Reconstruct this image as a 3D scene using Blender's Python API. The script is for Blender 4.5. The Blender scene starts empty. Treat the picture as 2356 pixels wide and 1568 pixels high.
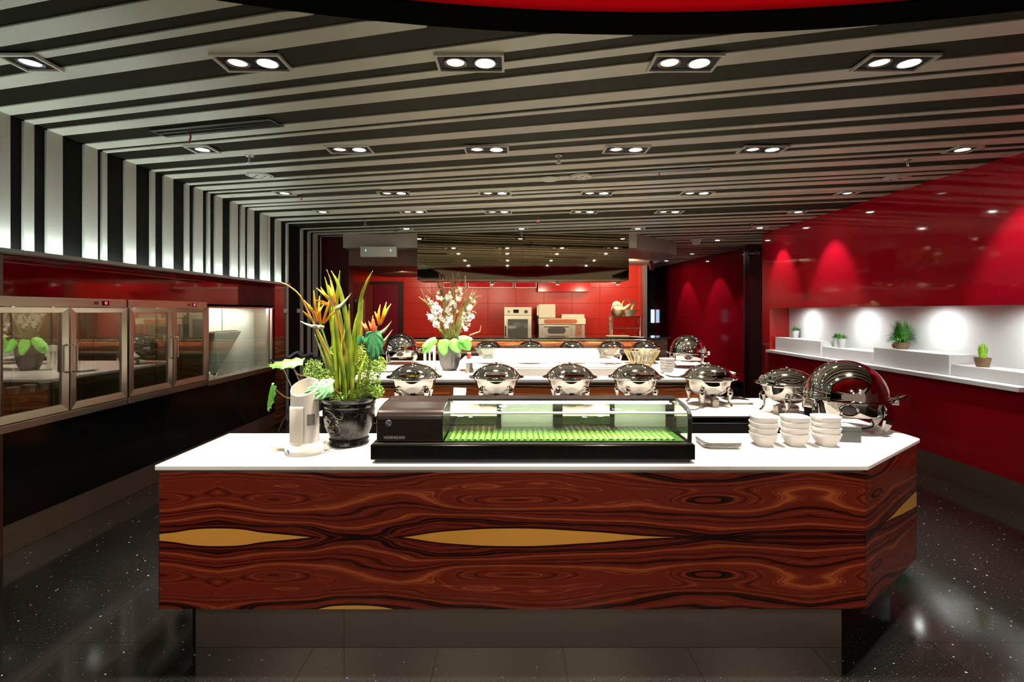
import bpy, math, random
from mathutils import Vector, Matrix
random.seed(7)
C = bpy.context.scene
COL = C.collection
PI = math.pi
# ------------------------------------------------------------------ camera, world, exposure
CAMH = 1.62; FPX = 1180.0; VX = 1180.0; VY = 716.0
cd = bpy.data.cameras.new('camera'); cam = bpy.data.objects.new('camera', cd); COL.objects.link(cam)
cd.sensor_fit = 'HORIZONTAL'; cd.sensor_width = 36; cd.lens = 36*FPX/2356
cd.shift_x = (1178-VX)/2356; cd.shift_y = (VY-784)/2356
cd.clip_start = .05; cd.clip_end = 100
cam.location = (0, 0, CAMH); cam.rotation_euler = (PI/2, 0, 0)
C.camera = cam
C.view_settings.view_transform = 'Standard'; C.view_settings.look = 'None'
C.view_settings.exposure = 0.18; C.view_settings.gamma = 1; C.view_settings.use_curve_mapping = False
W = bpy.data.worlds.new('world'); C.world = W; W.use_nodes = True
W.node_tree.nodes['Background'].inputs[0].default_value = (1.0, .8, .62, 1)
W.node_tree.nodes['Background'].inputs[1].default_value = .22
SPOT_W = 440.0; SPOT_SINGLE = 190.0; REAR_FILL_W = 100.0; LED_E = 40.0; LAMP_E = 80.0
C.cycles.use_denoising = True
C.cycles.max_bounces = 10; C.cycles.glossy_bounces = 6; C.cycles.transparent_max_bounces = 12
C.cycles.sample_clamp_indirect = 4.0; C.cycles.caustics_reflective = False; C.cycles.caustics_refractive = False

def at(px, py, Y):            # a point of the photograph at depth Y
    return Vector(((px-VX)*Y/FPX, Y, CAMH+(VY-py)*Y/FPX))
# ------------------------------------------------------------------ node helper
class NT:
    def __init__(s, name):
        m = bpy.data.materials.new(name); m.use_nodes = True
        s.m = m; s.t = m.node_tree; s.t.nodes.clear()
        s.out = s.t.nodes.new('ShaderNodeOutputMaterial')
    def n(s, typ, **kw):
        nd = s.t.nodes.new(typ)
        for k, v in kw.items():
            if k.startswith('in_'): s.set(nd.inputs[k[3:]], v)
            else: setattr(nd, k, v)
        return nd
    def set(s, sock, v):
        if isinstance(v, bpy.types.NodeSocket): s.t.links.new(v, sock)
        else: sock.default_value = v
    def mth(s, op, a, b=None, c=None, clamp=False):
        nd = s.t.nodes.new('ShaderNodeMath'); nd.operation = op; nd.use_clamp = clamp
        s.set(nd.inputs[0], a)
        if b is not None: s.set(nd.inputs[1], b)
        if c is not None: s.set(nd.inputs[2], c)
        return nd.outputs[0]
    def pos(s):
        g = s.n('ShaderNodeNewGeometry'); x = s.n('ShaderNodeSeparateXYZ'); s.set(x.inputs[0], g.outputs['Position'])
        return g.outputs['Position'], x.outputs[0], x.outputs[1], x.outputs[2]
    def xyz(s, a, b, c):
        x = s.n('ShaderNodeCombineXYZ'); s.set(x.inputs[0], a); s.set(x.inputs[1], b); s.set(x.inputs[2], c); return x.outputs[0]
    def noise(s, vec, scale, detail=2, rough=.5):
        nd = s.n('ShaderNodeTexNoise'); s.set(nd.inputs['Vector'], vec); nd.inputs['Scale'].default_value = scale
        nd.inputs['Detail'].default_value = detail; nd.inputs['Roughness'].default_value = rough
        return nd.outputs['Fac']
    def ramp(s, f, stops, interp='LINEAR'):
        nd = s.n('ShaderNodeValToRGB'); s.set(nd.inputs[0], f); cr = nd.color_ramp; cr.interpolation = interp
        while len(cr.elements) < len(stops): cr.elements.new(.5)
        for e, (p, c) in zip(cr.elements, stops): e.position = p; e.color = (*c, 1) if len(c) == 3 else c
        return nd.outputs[0]
    def mix(s, f, a, b, typ='RGBA'):
        nd = s.n('ShaderNodeMix', data_type=typ)
        A, B = (6, 7) if typ == 'RGBA' else (2, 3)
        for i, v in ((0, f), (A, a), (B, b)):
            if isinstance(v, tuple) and len(v) == 3: v = (*v, 1)
            s.set(nd.inputs[i], v)
        return nd.outputs[2 if typ == 'RGBA' else 0]
    def bump(s, h, strength=.3, dist=.01):
        nd = s.n('ShaderNodeBump'); s.set(nd.inputs['Height'], h); nd.inputs['Strength'].default_value = strength; nd.inputs['Distance'].default_value = dist
        return nd.outputs[0]
    def pbr(s, col, rough=.5, metal=0., spec=None, coat=0., ior=None, normal=None, em=None, es=0., trans=0., coatrough=.03, sub=None):
        b = s.n('ShaderNodeBsdfPrincipled'); I = b.inputs
        if isinstance(col, tuple) and len(col) == 3: col = (*col, 1)
        s.set(I['Base Color'], col); s.set(I['Roughness'], rough); s.set(I['Metallic'], metal)
        if spec is not None: I['Specular IOR Level'].default_value = spec
        if ior: I['IOR'].default_value = ior
        I['Coat Weight'].default_value = coat; I['Coat Roughness'].default_value = coatrough
        if normal is not None: s.set(I['Normal'], normal)
        if em: I['Emission Color'].default_value = (*em, 1); I['Emission Strength'].default_value = es
        I['Transmission Weight'].default_value = trans
        s.t.links.new(b.outputs[0], s.out.inputs[0]); return s.m
MATS = {}
def simple(name, col, rough=.5, metal=0., var=.0, scale=30, **kw):
    if name in MATS: return MATS[name]
    k = NT(name)
    if var:
        p = k.n('ShaderNodeTexCoord').outputs['Object']
        f = k.noise(p, scale, 3)
        c = k.mix(f, tuple(max(0, x*(1-var)) for x in col), tuple(min(1, x*(1+var)) for x in col))
    else: c = col
    MATS[name] = k.pbr(c, rough, metal, **kw); return MATS[name]
# --- materials
black_ceiling = simple('black_ceiling_paint', (.014, .014, .009), .6, var=.15, spec=.02)
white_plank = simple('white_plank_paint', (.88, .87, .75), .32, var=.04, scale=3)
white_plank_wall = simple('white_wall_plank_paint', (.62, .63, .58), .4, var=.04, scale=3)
black_gloss = simple('black_gloss_panel', (.004, .004, .004), .12)
black_wall = simple('black_wall_paint', (.003, .003, .003), .6, spec=.06)
red_paint = simple('red_ceiling_paint', (.50, .003, .006), .7, var=.08, scale=2, spec=.0)
white_paint = simple('white_niche_paint', (.88, .89, .88), .45, var=.02)
grey_paint = simple('grey_bulkhead_paint', (.33, .30, .25), .6, var=.05)
white_plastic = simple('white_plastic', (.80, .79, .74), .28, coat=.3)
porcelain = simple('white_porcelain', (.84, .83, .80), .15, coat=.5)
rubber = simple('black_rubber', (.01, .01, .01), .45)
black_metal = simple('black_metal', (.012, .011, .010), .3, metal=.4)
frame_white = simple('white_metal_frame', (.90, .88, .78), .4)
chrome = simple('polished_steel', (.78, .77, .74), .045, 1.)
gold = simple('gold_rods', (.75, .55, .28), .2, .8)
dark_maroon = simple('dark_maroon_panel', (.030, .002, .004), .30, spec=.2)
brown_case = simple('dark_brown_enamel', (.020, .012, .010), .25, coat=.4)
led_green = simple('green_led', (.1, .9, .4), .5, em=(.1, 1, .5), es=3)
led_red = simple('red_led_digits', (.8, .05, .1), .5, em=(1, .05, .12), es=6)
blue_screen = simple('blue_lit_screen', (.3, .6, 1), .5, em=(.35, .7, 1), es=5)
lamp_cool = simple('cool_lamp', (1, 1, 1), .5, em=(1, .98, .93), es=LAMP_E)
lamp_warm = simple('warm_lamp', (1, .9, .8), .5, em=(1, .64, .40), es=2.6)
lamp_dim = simple('dim_lamp', (.8, .85, .9), .3, em=(.8, .9, 1), es=4)
led_strip = simple('led_strip', (1, 1, 1), .5, em=(.86, 1, .92), es=LED_E)
opal = simple('lit_opal_acrylic', (.9, .9, .88), .4, em=(1, .98, .92), es=1.6)
leaf_lime = None
def leafmat(name, a, b, scale=14, rough=.4, coat=.2):
    k = NT(name); p = k.n('ShaderNodeTexCoord').outputs['Object']
    f = k.noise(p, scale, 4, .6)
    c = k.ramp(f, [(.35, a), (.62, b)])
    k.pbr(c, rough, coat=coat); MATS[name] = k.m; return k.m
leaf_dark = leafmat('dark_green_leaf', (.012, .10, .03), (.05, .30, .10), 22)
leaf_bright = leafmat('bright_green_leaf', (.04, .26, .02), (.20, .55, .10), 26)
leaf_mottled = leafmat('mottled_green_leaf', (.02, .22, .05), (.30, .62, .30), 40)
leaf_lime = leafmat('lime_leaf', (.10, .48, .05), (.28, .76, .16), 12)
blade_mat = leafmat('sword_leaf', (.06, .17, .008), (.34, .45, .025), 7)
blade_tip = leafmat('bronze_sword_leaf', (.20, .24, .02), (.45, .20, .05), 6)
foliage_mat = leafmat('frilly_foliage', (.08, .20, .015), (.30, .48, .06), 30, .6)
olive_blade = leafmat('olive_strap_leaf', (.10, .12, .02), (.30, .32, .10), 9)
grass_mat = leafmat('small_plant_green', (.02, .12, .01), (.08, .32, .03), 30, .6)
grass_lime = leafmat('lime_grass', (.16, .42, .02), (.40, .75, .05), 30, .6)
orange_petal = leafmat('orange_petal', (.90, .28, .01), (1, .62, .02), 12, .5)
red_petal = leafmat('red_orange_petal', (.80, .08, .02), (.95, .30, .08), 12, .5)
spathe_mat = leafmat('green_mauve_spathe', (.12, .22, .10), (.38, .40, .22), 9, .4)
orchid_mat = leafmat('cream_orchid_petal', (.80, .72, .66), (.90, .88, .80), 30, .6)
twig_mat = simple('dry_twig', (.30, .19, .11), .7, var=.3)
stem_mat = simple('green_stem', (.10, .22, .04), .5, var=.3)
terracotta = simple('brown_clay_pot', (.20, .11, .055), .7, var=.2)
bread_mat = simple('bread_crust', (.72, .48, .20), .7, var=.3, scale=20)
card_black = simple('black_card', (.022, .026, .024), .6, var=.2)
paper = simple('white_paper', (.85, .85, .82), .6)
blue_label = simple('blue_sticker', (.02, .22, .62), .4)
red_label = simple('red_sticker', (.75, .05, .04), .4)
orange_label = simple('orange_oven_badge', (.55, .14, .05), .4)
board_mat = simple('pale_wood_board', (.55, .40, .20), .5, var=.2)
cream_metal = simple('cream_enamel', (.75, .72, .55), .35)
cheese = simple('yellow_wrapped_food', (.55, .50, .14), .3, var=.3)
brown_dark_glass = simple('oven_window_glass', (.10, .10, .09), .06, coat=1.)
green_mat_m = simple('green_plastic_mat', (.22, .42, .08), .25, coat=.4)
frost = simple('frosted_panel', (.78, .82, .74), .5, var=.15, scale=180)

def steel_mat(name, col, rough, stretch=(1, 1, 60)):
    k = NT(name); p = k.n('ShaderNodeTexCoord').outputs['Object']
    mp = k.n('ShaderNodeMapping'); k.set(mp.inputs[0], p); mp.inputs['Scale'].default_value = stretch
    f = k.noise(mp.outputs[0], 6, 4)
    c = k.mix(f, tuple(x*.95 for x in col), col)
    r = k.mth('MULTIPLY_ADD', f, .08, rough-.04)
    k.pbr(c, r, 1.); MATS[name] = k.m; return k.m
steel = steel_mat('brushed_steel', (.62, .57, .50), .30)
kick_steel = steel_mat('scuffed_kick_steel', (.50, .42, .35), .38, (.6, .6, 30))
rail_steel = steel_mat('grey_steel', (.45, .42, .38), .35)
oven_steel = steel_mat('oven_steel', (.62, .60, .50), .38)

def glass_mat(name, tint, refl=1.5, rough=.0, extra=0.):
    k = NT(name)
    tr = k.n('ShaderNodeBsdfTransparent'); tr.inputs[0].default_value = (*tint, 1)
    gl = k.n('ShaderNodeBsdfGlossy'); gl.inputs[0].default_value = (1, 1, 1, 1); gl.inputs['Roughness'].default_value = rough
    lw_ = k.n('ShaderNodeLayerWeight'); f0 = ((refl-1)/(refl+1))**2*1.7+extra
    f = k.mth('MULTIPLY_ADD', k.mth('POWER', lw_.outputs['Facing'], 5.), 1-f0, f0, clamp=True)
    mx = k.n('ShaderNodeMixShader'); k.set(mx.inputs[0], f); k.set(mx.inputs[1], tr.outputs[0]); k.set(mx.inputs[2], gl.outputs[0])
    k.set(k.out.inputs[0], mx.outputs[0]); MATS[name] = k.m; return k.m
glass = glass_mat('clear_glass', (.93, .96, .93))
green_glass = glass_mat('greenish_glass', (.90, .95, .87), 1.5)
fridge_glass = glass_mat('fridge_glass', (.80, .80, .74), 1.5, 0, .075)
smoke_glass = glass_mat('brown_smoked_acrylic', (.88, .74, .68), 1.3)
acrylic = glass_mat('thick_acrylic', (.90, .93, .90), 1.5, 0, .06)

def red_gloss_mat(name, col, refl):
    k = NT(name); P, x, y, z = k.pos()
    n1 = k.noise(k.xyz(k.mth('MULTIPLY', x, .8), k.mth('MULTIPLY', y, .8), z), 1.3, 1)
    nb = k.bump(n1, .10, .02)
    k.pbr(col, .05, ior=refl, normal=nb); MATS[name] = k.m; return k.m
red_glass = red_gloss_mat('red_back_painted_glass', (.30, .003, .012), 1.55)
red_mirror = red_gloss_mat('red_mirror_glass', (.22, .003, .006), 2.3)
red_tile_m = simple('red_glazed_tile', (.50, .022, .012), .30, var=.10, scale=1.2, spec=.35)
grout = simple('dark_red_grout', (.20, .01, .005), .8)
k = NT('bronze_mirror'); P, x, y, z = k.pos()
nb = k.bump(k.noise(P, .9, 1), .08, .03)
bronze = k.pbr((.34, .27, .17), .03, 1., normal=nb)

def marble():
    k = NT('white_marble'); P, x, y, z = k.pos()
    f = k.noise(P, 3.2, 6, .65)
    c = k.ramp(f, [(.30, (.70, .66, .60)), (.46, (.86, .85, .82)), (.8, (.90, .89, .87))])
    return k.pbr(c, .22, coat=.3)
marble_m = marble()

def floor_mat():
    k = NT('black_sparkle_granite'); P, x, y, z = k.pos()
    base = k.ramp(k.noise(P, 130, 2), [(.35, (.003, .003, .003)), (.75, (.016, .016, .015))])
    v = k.n('ShaderNodeTexVoronoi'); k.set(v.inputs['Vector'], P); v.inputs['Scale'].default_value = 26
    rnd = k.n('ShaderNodeSeparateColor'); k.set(rnd.inputs[0], v.outputs['Color'])
    keep = k.mth('GREATER_THAN', rnd.outputs[0], .60)
    size = k.mth('MULTIPLY_ADD', rnd.outputs[1], .11, .03)
    fl = k.mth('MULTIPLY', keep, k.mth('LESS_THAN', v.outputs['Distance'], size))
    v2 = k.n('ShaderNodeTexVoronoi'); k.set(v2.inputs['Vector'], P); v2.inputs['Scale'].default_value = 75
    r2 = k.n('ShaderNodeSeparateColor'); k.set(r2.inputs[0], v2.outputs['Color'])
    f2 = k.mth('MULTIPLY', k.mth('GREATER_THAN', r2.outputs[0], .8), k.mth('LESS_THAN', v2.outputs['Distance'], .16))
    tint = k.ramp(rnd.outputs[2], [(0, (.9, .9, .85)), (.80, (.9, .9, .85)), (.86, (.15, .35, 1)), (.94, (1, .45, .2))], 'CONSTANT')
    c = k.mix(k.mth('MULTIPLY', f2, .12), base, (.8, .8, .75))
    c = k.mix(fl, c, tint)
    g = k.n('ShaderNodeNewGeometry'); vs_ = k.n('ShaderNodeVectorMath', operation='SUBTRACT'); k.set(vs_.inputs[0], v.outputs['Color']); vs_.inputs[1].default_value = (.5, .5, .5)
    vm = k.n('ShaderNodeVectorMath', operation='SCALE'); k.set(vm.inputs[0], vs_.outputs[0]); k.set(vm.inputs['Scale'], k.mth('MULTIPLY', fl, .9))
    va = k.n('ShaderNodeVectorMath', operation='ADD'); k.set(va.inputs[0], g.outputs['Normal']); k.set(va.inputs[1], vm.outputs[0])
    vn = k.n('ShaderNodeVectorMath', operation='NORMALIZE'); k.set(vn.inputs[0], va.outputs[0])
    return k.pbr(c, k.mth('MULTIPLY_ADD', fl, .22, .10), k.mth('MULTIPLY', fl, .5), spec=.24, normal=vn.outputs[0])
floor_m = floor_mat()

def wood_mat(name, hh, zmid, t_sock_fn, eyes, warp, dark, mid, hi, yellow=(.70, .34, .06), rough=.2, freq=15):
    k = NT(name); P, x, y, z = k.pos()
    t = t_sock_fn(k, x, y, z)
    v = k.mth('DIVIDE', k.mth('ABSOLUTE', k.mth('SUBTRACT', z, zmid)), hh)
    fc = k.n('ShaderNodeFloatCurve'); cv = fc.mapping.curves[0]
    pts = warp
    while len(cv.points) < len(pts): cv.points.new(.5, .5)
    for p_, (a, b) in zip(cv.points, pts): p_.location = (a, .5+b*2)
    fc.mapping.update(); k.set(fc.inputs['Value'], t)
    w = k.mth('MULTIPLY', k.mth('SUBTRACT', fc.outputs[0], .5), .5)
    F0 = k.mth('ADD', v, w)
    lown = k.noise(k.xyz(k.mth('MULTIPLY', t, 4.6), k.mth('MULTIPLY', v, 2.4), 3.1), 1.0, 2, .4)
    F0n = F0
    F = k.mth('ADD', F0, k.mth('MULTIPLY', k.mth('SUBTRACT', lown, .5), .60))
    for (tc, vc, st, sv, am) in eyes:
        a = k.mth('POWER', k.mth('DIVIDE', k.mth('SUBTRACT', t, tc), st), 2.)
        b = k.mth('POWER', k.mth('DIVIDE', k.mth('SUBTRACT', v, vc), sv), 2.)
        g = k.mth('EXPONENT', k.mth('MULTIPLY', k.mth('ADD', a, b), -1.))
        F = k.mth('ADD', F, k.mth('MULTIPLY', g, am))
    fine = k.noise(k.xyz(k.mth('MULTIPLY', t, 30.), k.mth('MULTIPLY', F0, 60.), 0.), 1., 3)
    r1 = k.noise(k.xyz(k.mth('MULTIPLY', F, freq), 0., 1.7), 1.0, 2, .7)
    r2 = k.noise(k.xyz(k.mth('MULTIPLY', F, freq*4.5), 5., 0.), 1.0, 2, .6)
    m = k.mth('ADD', k.mth('MULTIPLY', r1, .72), k.mth('MULTIPLY', r2, .28))
    m = k.mth('MULTIPLY_ADD', k.mth('SUBTRACT', fine, .5), .10, m)
    c = k.ramp(m, [(.405, dark), (.445, tuple(a*.45+b*.1 for a, b in zip(mid, dark))), (.475, mid), (.55, mid), (.61, hi)])
    if yellow:
        ym = k.mth('ADD', k.mth('LESS_THAN', F0n, 0.), k.mth('GREATER_THAN', F0n, 1.0), clamp=True)
        near = k.mth('ADD', k.mth('LESS_THAN', k.mth('ABSOLUTE', F0n), .028), k.mth('LESS_THAN', k.mth('ABSOLUTE', k.mth('SUBTRACT', F0n, 1.)), .028), clamp=True)
        c = k.mix(k.mth('MULTIPLY', near, .85), c, dark)
        yc = k.mix(fine, tuple(q*.85 for q in yellow), tuple(q*1.1 for q in yellow))
        c = k.mix(ym, c, yc)
    k.pbr(c, rough, coat=.5, coatrough=.12); MATS[name] = k.m; return k.m
ROSE = dict(dark=(.006, .002, .002), mid=(.150, .018, .009), hi=(.36, .080, .022))
WARP = [(0, -.075), (.084, -.12), (.15, -.06), (.215, 0), (.27, .07), (.345, 0), (.42, -.09), (.50, -.12), (.60, -.08), (.73, 0), (.82, .0), (.918, .0), (1, 0.0)]
EYES = [(.06, .62, .05, .13, .20), (.16, .50, .10, .15, .30), (.45, .46, .07, .14, .22), (.56, .50, .13, .15, .34), (.765, .50, .045, .11, .26), (.82, .48, .06, .16, .25)]
def t_front(k, x, y, z):
    t = k.mth('DIVIDE', k.mth('ADD', x, 1.67), 3.34)
    t1 = k.mth('ADD', k.mth('ABSOLUTE', k.mth('SUBTRACT', t, .084)), .084)
    return k.mth('SUBTRACT', .918, k.mth('ABSOLUTE', k.mth('SUBTRACT', t1, .918)))
rosewood = wood_mat('rosewood_veneer', .345, .557, t_front, EYES, WARP, **ROSE)
def t_side(k, x, y, z):
    d = k.mth('DIVIDE', k.mth('ADD', k.mth('MULTIPLY', k.mth('SUBTRACT', x, 1.67), .787), k.mth('MULTIPLY', k.mth('SUBTRACT', y, 2.4), .615)), 3.34)
    zz = k.mth('MULTIPLY', k.mth('SUBTRACT', z, .557), .0)
    return k.mth('ADD', k.mth('SUBTRACT', .84, k.mth('MULTIPLY', d, 1.35)), zz)
rosewood_side = wood_mat('rosewood_veneer_side', .345, .557, t_side, EYES, WARP, **ROSE)
def t_any(k, x, y, z): return k.mth('FRACT', k.mth('DIVIDE', k.mth('ADD', k.mth('ADD', x, y), 20.), 3.1))
WALN = dict(dark=(.02, .006, .003), mid=(.30, .085, .024), hi=(.58, .23, .065))
walnut = wood_mat('walnut_veneer', .25, .55, t_any, EYES, [(0, .06), (1, .06)], yellow=None, freq=11, **WALN)
walnut_bar = wood_mat('bar_walnut_veneer', .20, .98, t_any, EYES, [(0, .06), (1, .06)], yellow=None, freq=9, **WALN)

def basket_mat():
    k = NT('wicker'); p = k.n('ShaderNodeTexCoord').outputs['Object']
    w = k.n('ShaderNodeTexWave'); k.set(w.inputs[0], p); w.inputs['Scale'].default_value = 30; w.bands_direction = 'Z'
    c = k.mix(w.outputs['Fac'], (.35, .22, .09), (.80, .62, .36))
    return k.pbr(c, .7)
wicker = basket_mat()
def pot_mat():
    k = NT('crackled_black_glaze'); p = k.n('ShaderNodeTexCoord').outputs['Object']
    n = k.noise(p, 60, 5, .7)
    c = k.ramp(n, [(.52, (.003, .003, .003)), (.66, (.030, .029, .027))])
    return k.pbr(c, .16, spec=.25, normal=k.bump(n, .35, .003))
pot_glaze = pot_mat()
pot_silver = simple('silver_scroll_decor', (.55, .52, .44), .35, .6)
# ------------------------------------------------------------------ mesh helper
class MB:
    def __init__(s): s.v = []; s.f = []
    def add(s, vs, fs):
        o = len(s.v); s.v += [tuple(v) for v in vs]; s.f += [tuple(i+o for i in f) for f in fs]; return s
    def box(s, x0, x1, y0, y1, z0, z1):
        vs = [(x, y, z) for z in (z0, z1) for y in (y0, y1) for x in (x0, x1)]
        return s.add(vs, [(0, 2, 3, 1), (4, 5, 7, 6), (0, 1, 5, 4), (2, 6, 7, 3), (0, 4, 6, 2), (1, 3, 7, 5)])
    def prism(s, poly, z0, z1):       # poly counter-clockwise in xy
        n = len(poly); vs = [(x, y, z0) for x, y in poly]+[(x, y, z1) for x, y in poly]
        return s.add(vs, [tuple(range(n-1, -1, -1)), tuple(range(n, 2*n))]+[(i, (i+1) % n, n+(i+1) % n, n+i) for i in range(n)])
    def prismY(s, poly, y0, y1):      # poly in xz
        n = len(poly); vs = [(x, y0, z) for x, z in poly]+[(x, y1, z) for x, z in poly]
        return s.add(vs, [tuple(range(n)), tuple(range(2*n-1, n-1, -1))]+[(i, n+i, n+(i+1) % n, (i+1) % n) for i in range(n)])
    def prismX(s, poly, x0, x1):      # poly in yz
        n = len(poly); vs = [(x0, y, z) for y, z in poly]+[(x1, y, z) for y, z in poly]
        return s.add(vs, [tuple(range(n-1, -1, -1)), tuple(range(n, 2*n))]+[(i, (i+1) % n, n+(i+1) % n, n+i) for i in range(n)])
    def lathe(s, prof, n=32, c=(0, 0, 0), sx=1., sy=1., a0=0., a1=2*PI, rfun=None):
        full = abs(a1-a0-2*PI) < 1e-6; m = n if full else n+1; vs = []
        for j in range(m):
            a = a0+(a1-a0)*j/n; k = rfun(a) if rfun else 1.
            for r, z in prof: vs.append((c[0]+r*k*math.cos(a)*sx, c[1]+r*k*math.sin(a)*sy, c[2]+z))
        L = len(prof); fs = []
        for j in range(n):
            j2 = (j+1) % m
            for i in range(L-1): fs.append((j*L+i, j2*L+i, j2*L+i+1, j*L+i+1))
        return s.add(vs, fs)
    def cyl(s, c, r, z0, z1, n=24, r1=None):
        r1 = r if r1 is None else r1
        return s.lathe([(0, z0), (r, z0), (r1, z1), (0, z1)], n, (c[0], c[1], 0))
    def tube(s, pts, r, n=8, rs=None, flat=1.):
        pts = [Vector(p) for p in pts]; L = len(pts); vs = []; prev = None
        for i, p in enumerate(pts):
            t = (pts[min(i+1, L-1)]-pts[max(i-1, 0)]).normalized()
            if prev is None: a = t.orthogonal().normalized()
            else:
                a = prev-t*prev.dot(t)
                a = a.normalized() if a.length > 1e-6 else t.orthogonal().normalized()
            prev = a; b = t.cross(a); R = rs[i] if rs else r
            for j in range(n):
                q = 2*PI*j/n; vs.append(p+a*(R*math.cos(q))+b*(R*flat*math.sin(q)))
        fs = [(i*n+j, i*n+(j+1) % n, (i+1)*n+(j+1) % n, (i+1)*n+j) for i in range(L-1) for j in range(n)]
        fs += [tuple(range(n-1, -1, -1)), tuple(range((L-1)*n, L*n))]
        return s.add(vs, fs)
    def blade(s, pts, wfun, side, fold=.25, n=None):
        pts = [Vector(p) for p in pts]; side = Vector(side).normalized(); L = len(pts); vs = []
        for i, p in enumerate(pts):
            t = (pts[min(i+1, L-1)]-pts[max(i-1, 0)]).normalized()
            sd = (side-t*side.dot(t)).normalized(); up = sd.cross(t); w = wfun(i/(L-1))
            vs += [p-sd*w+up*(w*fold), p, p+sd*w+up*(w*fold)]
        fs = []
        for i in range(L-1):
            a = 3*i; fs += [(a, a+1, a+4, a+3), (a+1, a+2, a+5, a+4)]
        return s.add(vs, fs)
    def sphere(s, c, r, n=12, sz=1.):
        return s.lathe([(r*math.sin(PI*i/n), -r*sz*math.cos(PI*i/n)) for i in range(n+1)], n*2, c)
    def build(s, name, mat, parent=None, smooth=False, bevel=0., loc=None, solid=0., seg=2):
        me = bpy.data.meshes.new(name); me.from_pydata(s.v, [], s.f); me.validate(); me.update()
        me.materials.append(mat)
        if smooth:
            me.polygons.foreach_set('use_smooth', [True]*len(me.polygons))
            try: me.set_sharp_from_angle(angle=math.radians(38))
            except Exception: pass
        o = bpy.data.objects.new(name, me); COL.objects.link(o)
        if parent is not None: o.parent = parent
        if loc is not None: o.location = loc
        if solid:
            m = o.modifiers.new('s', 'SOLIDIFY'); m.thickness = solid; m.offset = 0
        if bevel:
            m = o.modifiers.new('b', 'BEVEL'); m.width = bevel; m.segments = seg; m.limit_method = 'ANGLE'
        return o
def spline(pts, n=12):
    P = [Vector(p) for p in pts]; out = []
    P = [P[0]*2-P[1]]+P+[P[-1]*2-P[-2]]
    for i in range(1, len(P)-2):
        for j in range(n):
            t = j/n; a, b, c, d = P[i-1:i+3]
            out.append(.5*((2*b)+(c-a)*t+(2*a-5*b+4*c-d)*t*t+(3*b-a-3*c+d)*t**3))
    out.append(P[-2]); return out
def box(x0, x1, y0, y1, z0, z1): return MB().box(x0, x1, y0, y1, z0, z1)
def tag(o, label, cat, group=None, kind=None):
    o['label'] = label; o['category'] = cat
    if group: o['group'] = group
    if kind: o['kind'] = kind
    return o
def thing(name, label, cat, loc=(0, 0, 0), rz=0., group=None):
    o = bpy.data.objects.new(name, None); COL.objects.link(o); o.empty_display_size = .05
    o.location = loc; o.rotation_euler = (0, 0, rz); return tag(o, label, cat, group)
def struct(name, mb, mat, **kw):
    o = mb.build(name, mat, **kw)
    if o.parent is None: o['kind'] = 'structure'
    return o
def dup(root, loc, rz=None, label=None, group=None, sc=None):
    def cp(o, par):
        c = o.copy(); COL.objects.link(c)
        if par is not None: c.parent = par
        for ch in o.children: cp(ch, c)
        return c
    r = cp(root, None); r.location = loc
    if rz is not None: r.rotation_euler = (0, 0, rz)
    if sc: r.scale = (sc,)*3
    if label: r['label'] = label
    if group: r['group'] = group
    return r
def text(body, size, mat, parent, loc, rot, name='lettering', ext=.0008, sx=1., bold=0.):
    cu = bpy.data.curves.new(name, 'FONT'); cu.body = body; cu.size = size; cu.extrude = ext; cu.offset = bold
    cu.align_x = 'CENTER'; cu.align_y = 'CENTER'
    o = bpy.data.objects.new(name, cu); COL.objects.link(o); cu.materials.append(mat)
    o.location = loc; o.rotation_euler = rot; o.scale = (sx, 1, 1)
    dg = bpy.context.evaluated_depsgraph_get(); dg.update(); me = bpy.data.meshes.new_from_object(o.evaluated_get(dg))
    m = bpy.data.objects.new(name, me); COL.objects.link(m); m.location = loc; m.rotation_euler = rot; m.scale = (sx, 1, 1)
    bpy.data.objects.remove(o)
    if parent: m.parent = parent
    return m
ORD = ['first', 'second', 'third', 'fourth', 'fifth', 'sixth', 'seventh', 'eighth', 'ninth']

# ================================================================== STRUCTURE
XL = -3.36; XR = 4.21; ZC = 2.93
# floor
fl = struct('floor', box(-3.6, 6.2, -3, 17, -.12, -.012), floor_m)
tile_me = None; ts = .6
for i in range(13):
    for j in range(-1, 15):
        x0 = -3.36+i*ts; y0 = 2.51-3*ts+.0+j*ts
        if y0 > 9.6: continue
        if tile_me is None:
            o = box(.0009, ts-.0009, .0009, ts-.0009, -.012, 0).build('tile', floor_m, fl); tile_me = o.data
        else:
            o = bpy.data.objects.new('tile', tile_me); COL.objects.link(o); o.parent = fl
        o.location = (x0, y0, 0)
# ceiling: black field with white planks below it
def arc(r, n=60, y_min=-2.95):
    a0 = math.radians(60); a1 = math.radians(120)
    return [(.62+r*math.cos(a0+(a1-a0)*i/n), -4.17+r*math.sin(a0+(a1-a0)*i/n)) for i in range(n+1)]
_a = arc(6.585)
ceil = struct('ceiling', MB().prism([(6.2, -3), (6.2, 17), (-3.6, 17), (-3.6, -3), (_a[-1][0], -3)]+_a[::-1]+[(_a[0][0], -3)], ZC+.008, ZC+.12), black_ceiling)
def zw(px): return FPX*3.36/(VX-px)
wl = [(56, 79), (109, 144.5), (195, 225), (236, 247), (288.5, 313.5), (348, 357.5), (378, 399), (427, 436), (448, 467), (478, 484),
      (495.7, 512), (532, 547.6), (555, 564), (572, 585), (601, 614), (616, 621.5), (635, 647), (660, 664), (693, 698), (709.5, 715), (722, 731.6), (739, 745)]
WH = [(2.465, 2.515), (2.623, 2.748), (2.838, 2.892), (2.997, 3.115), (3.312, zw(24))]+[(zw(a), zw(b)) for a, b in wl]
pre = []; y = 2.40
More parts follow.
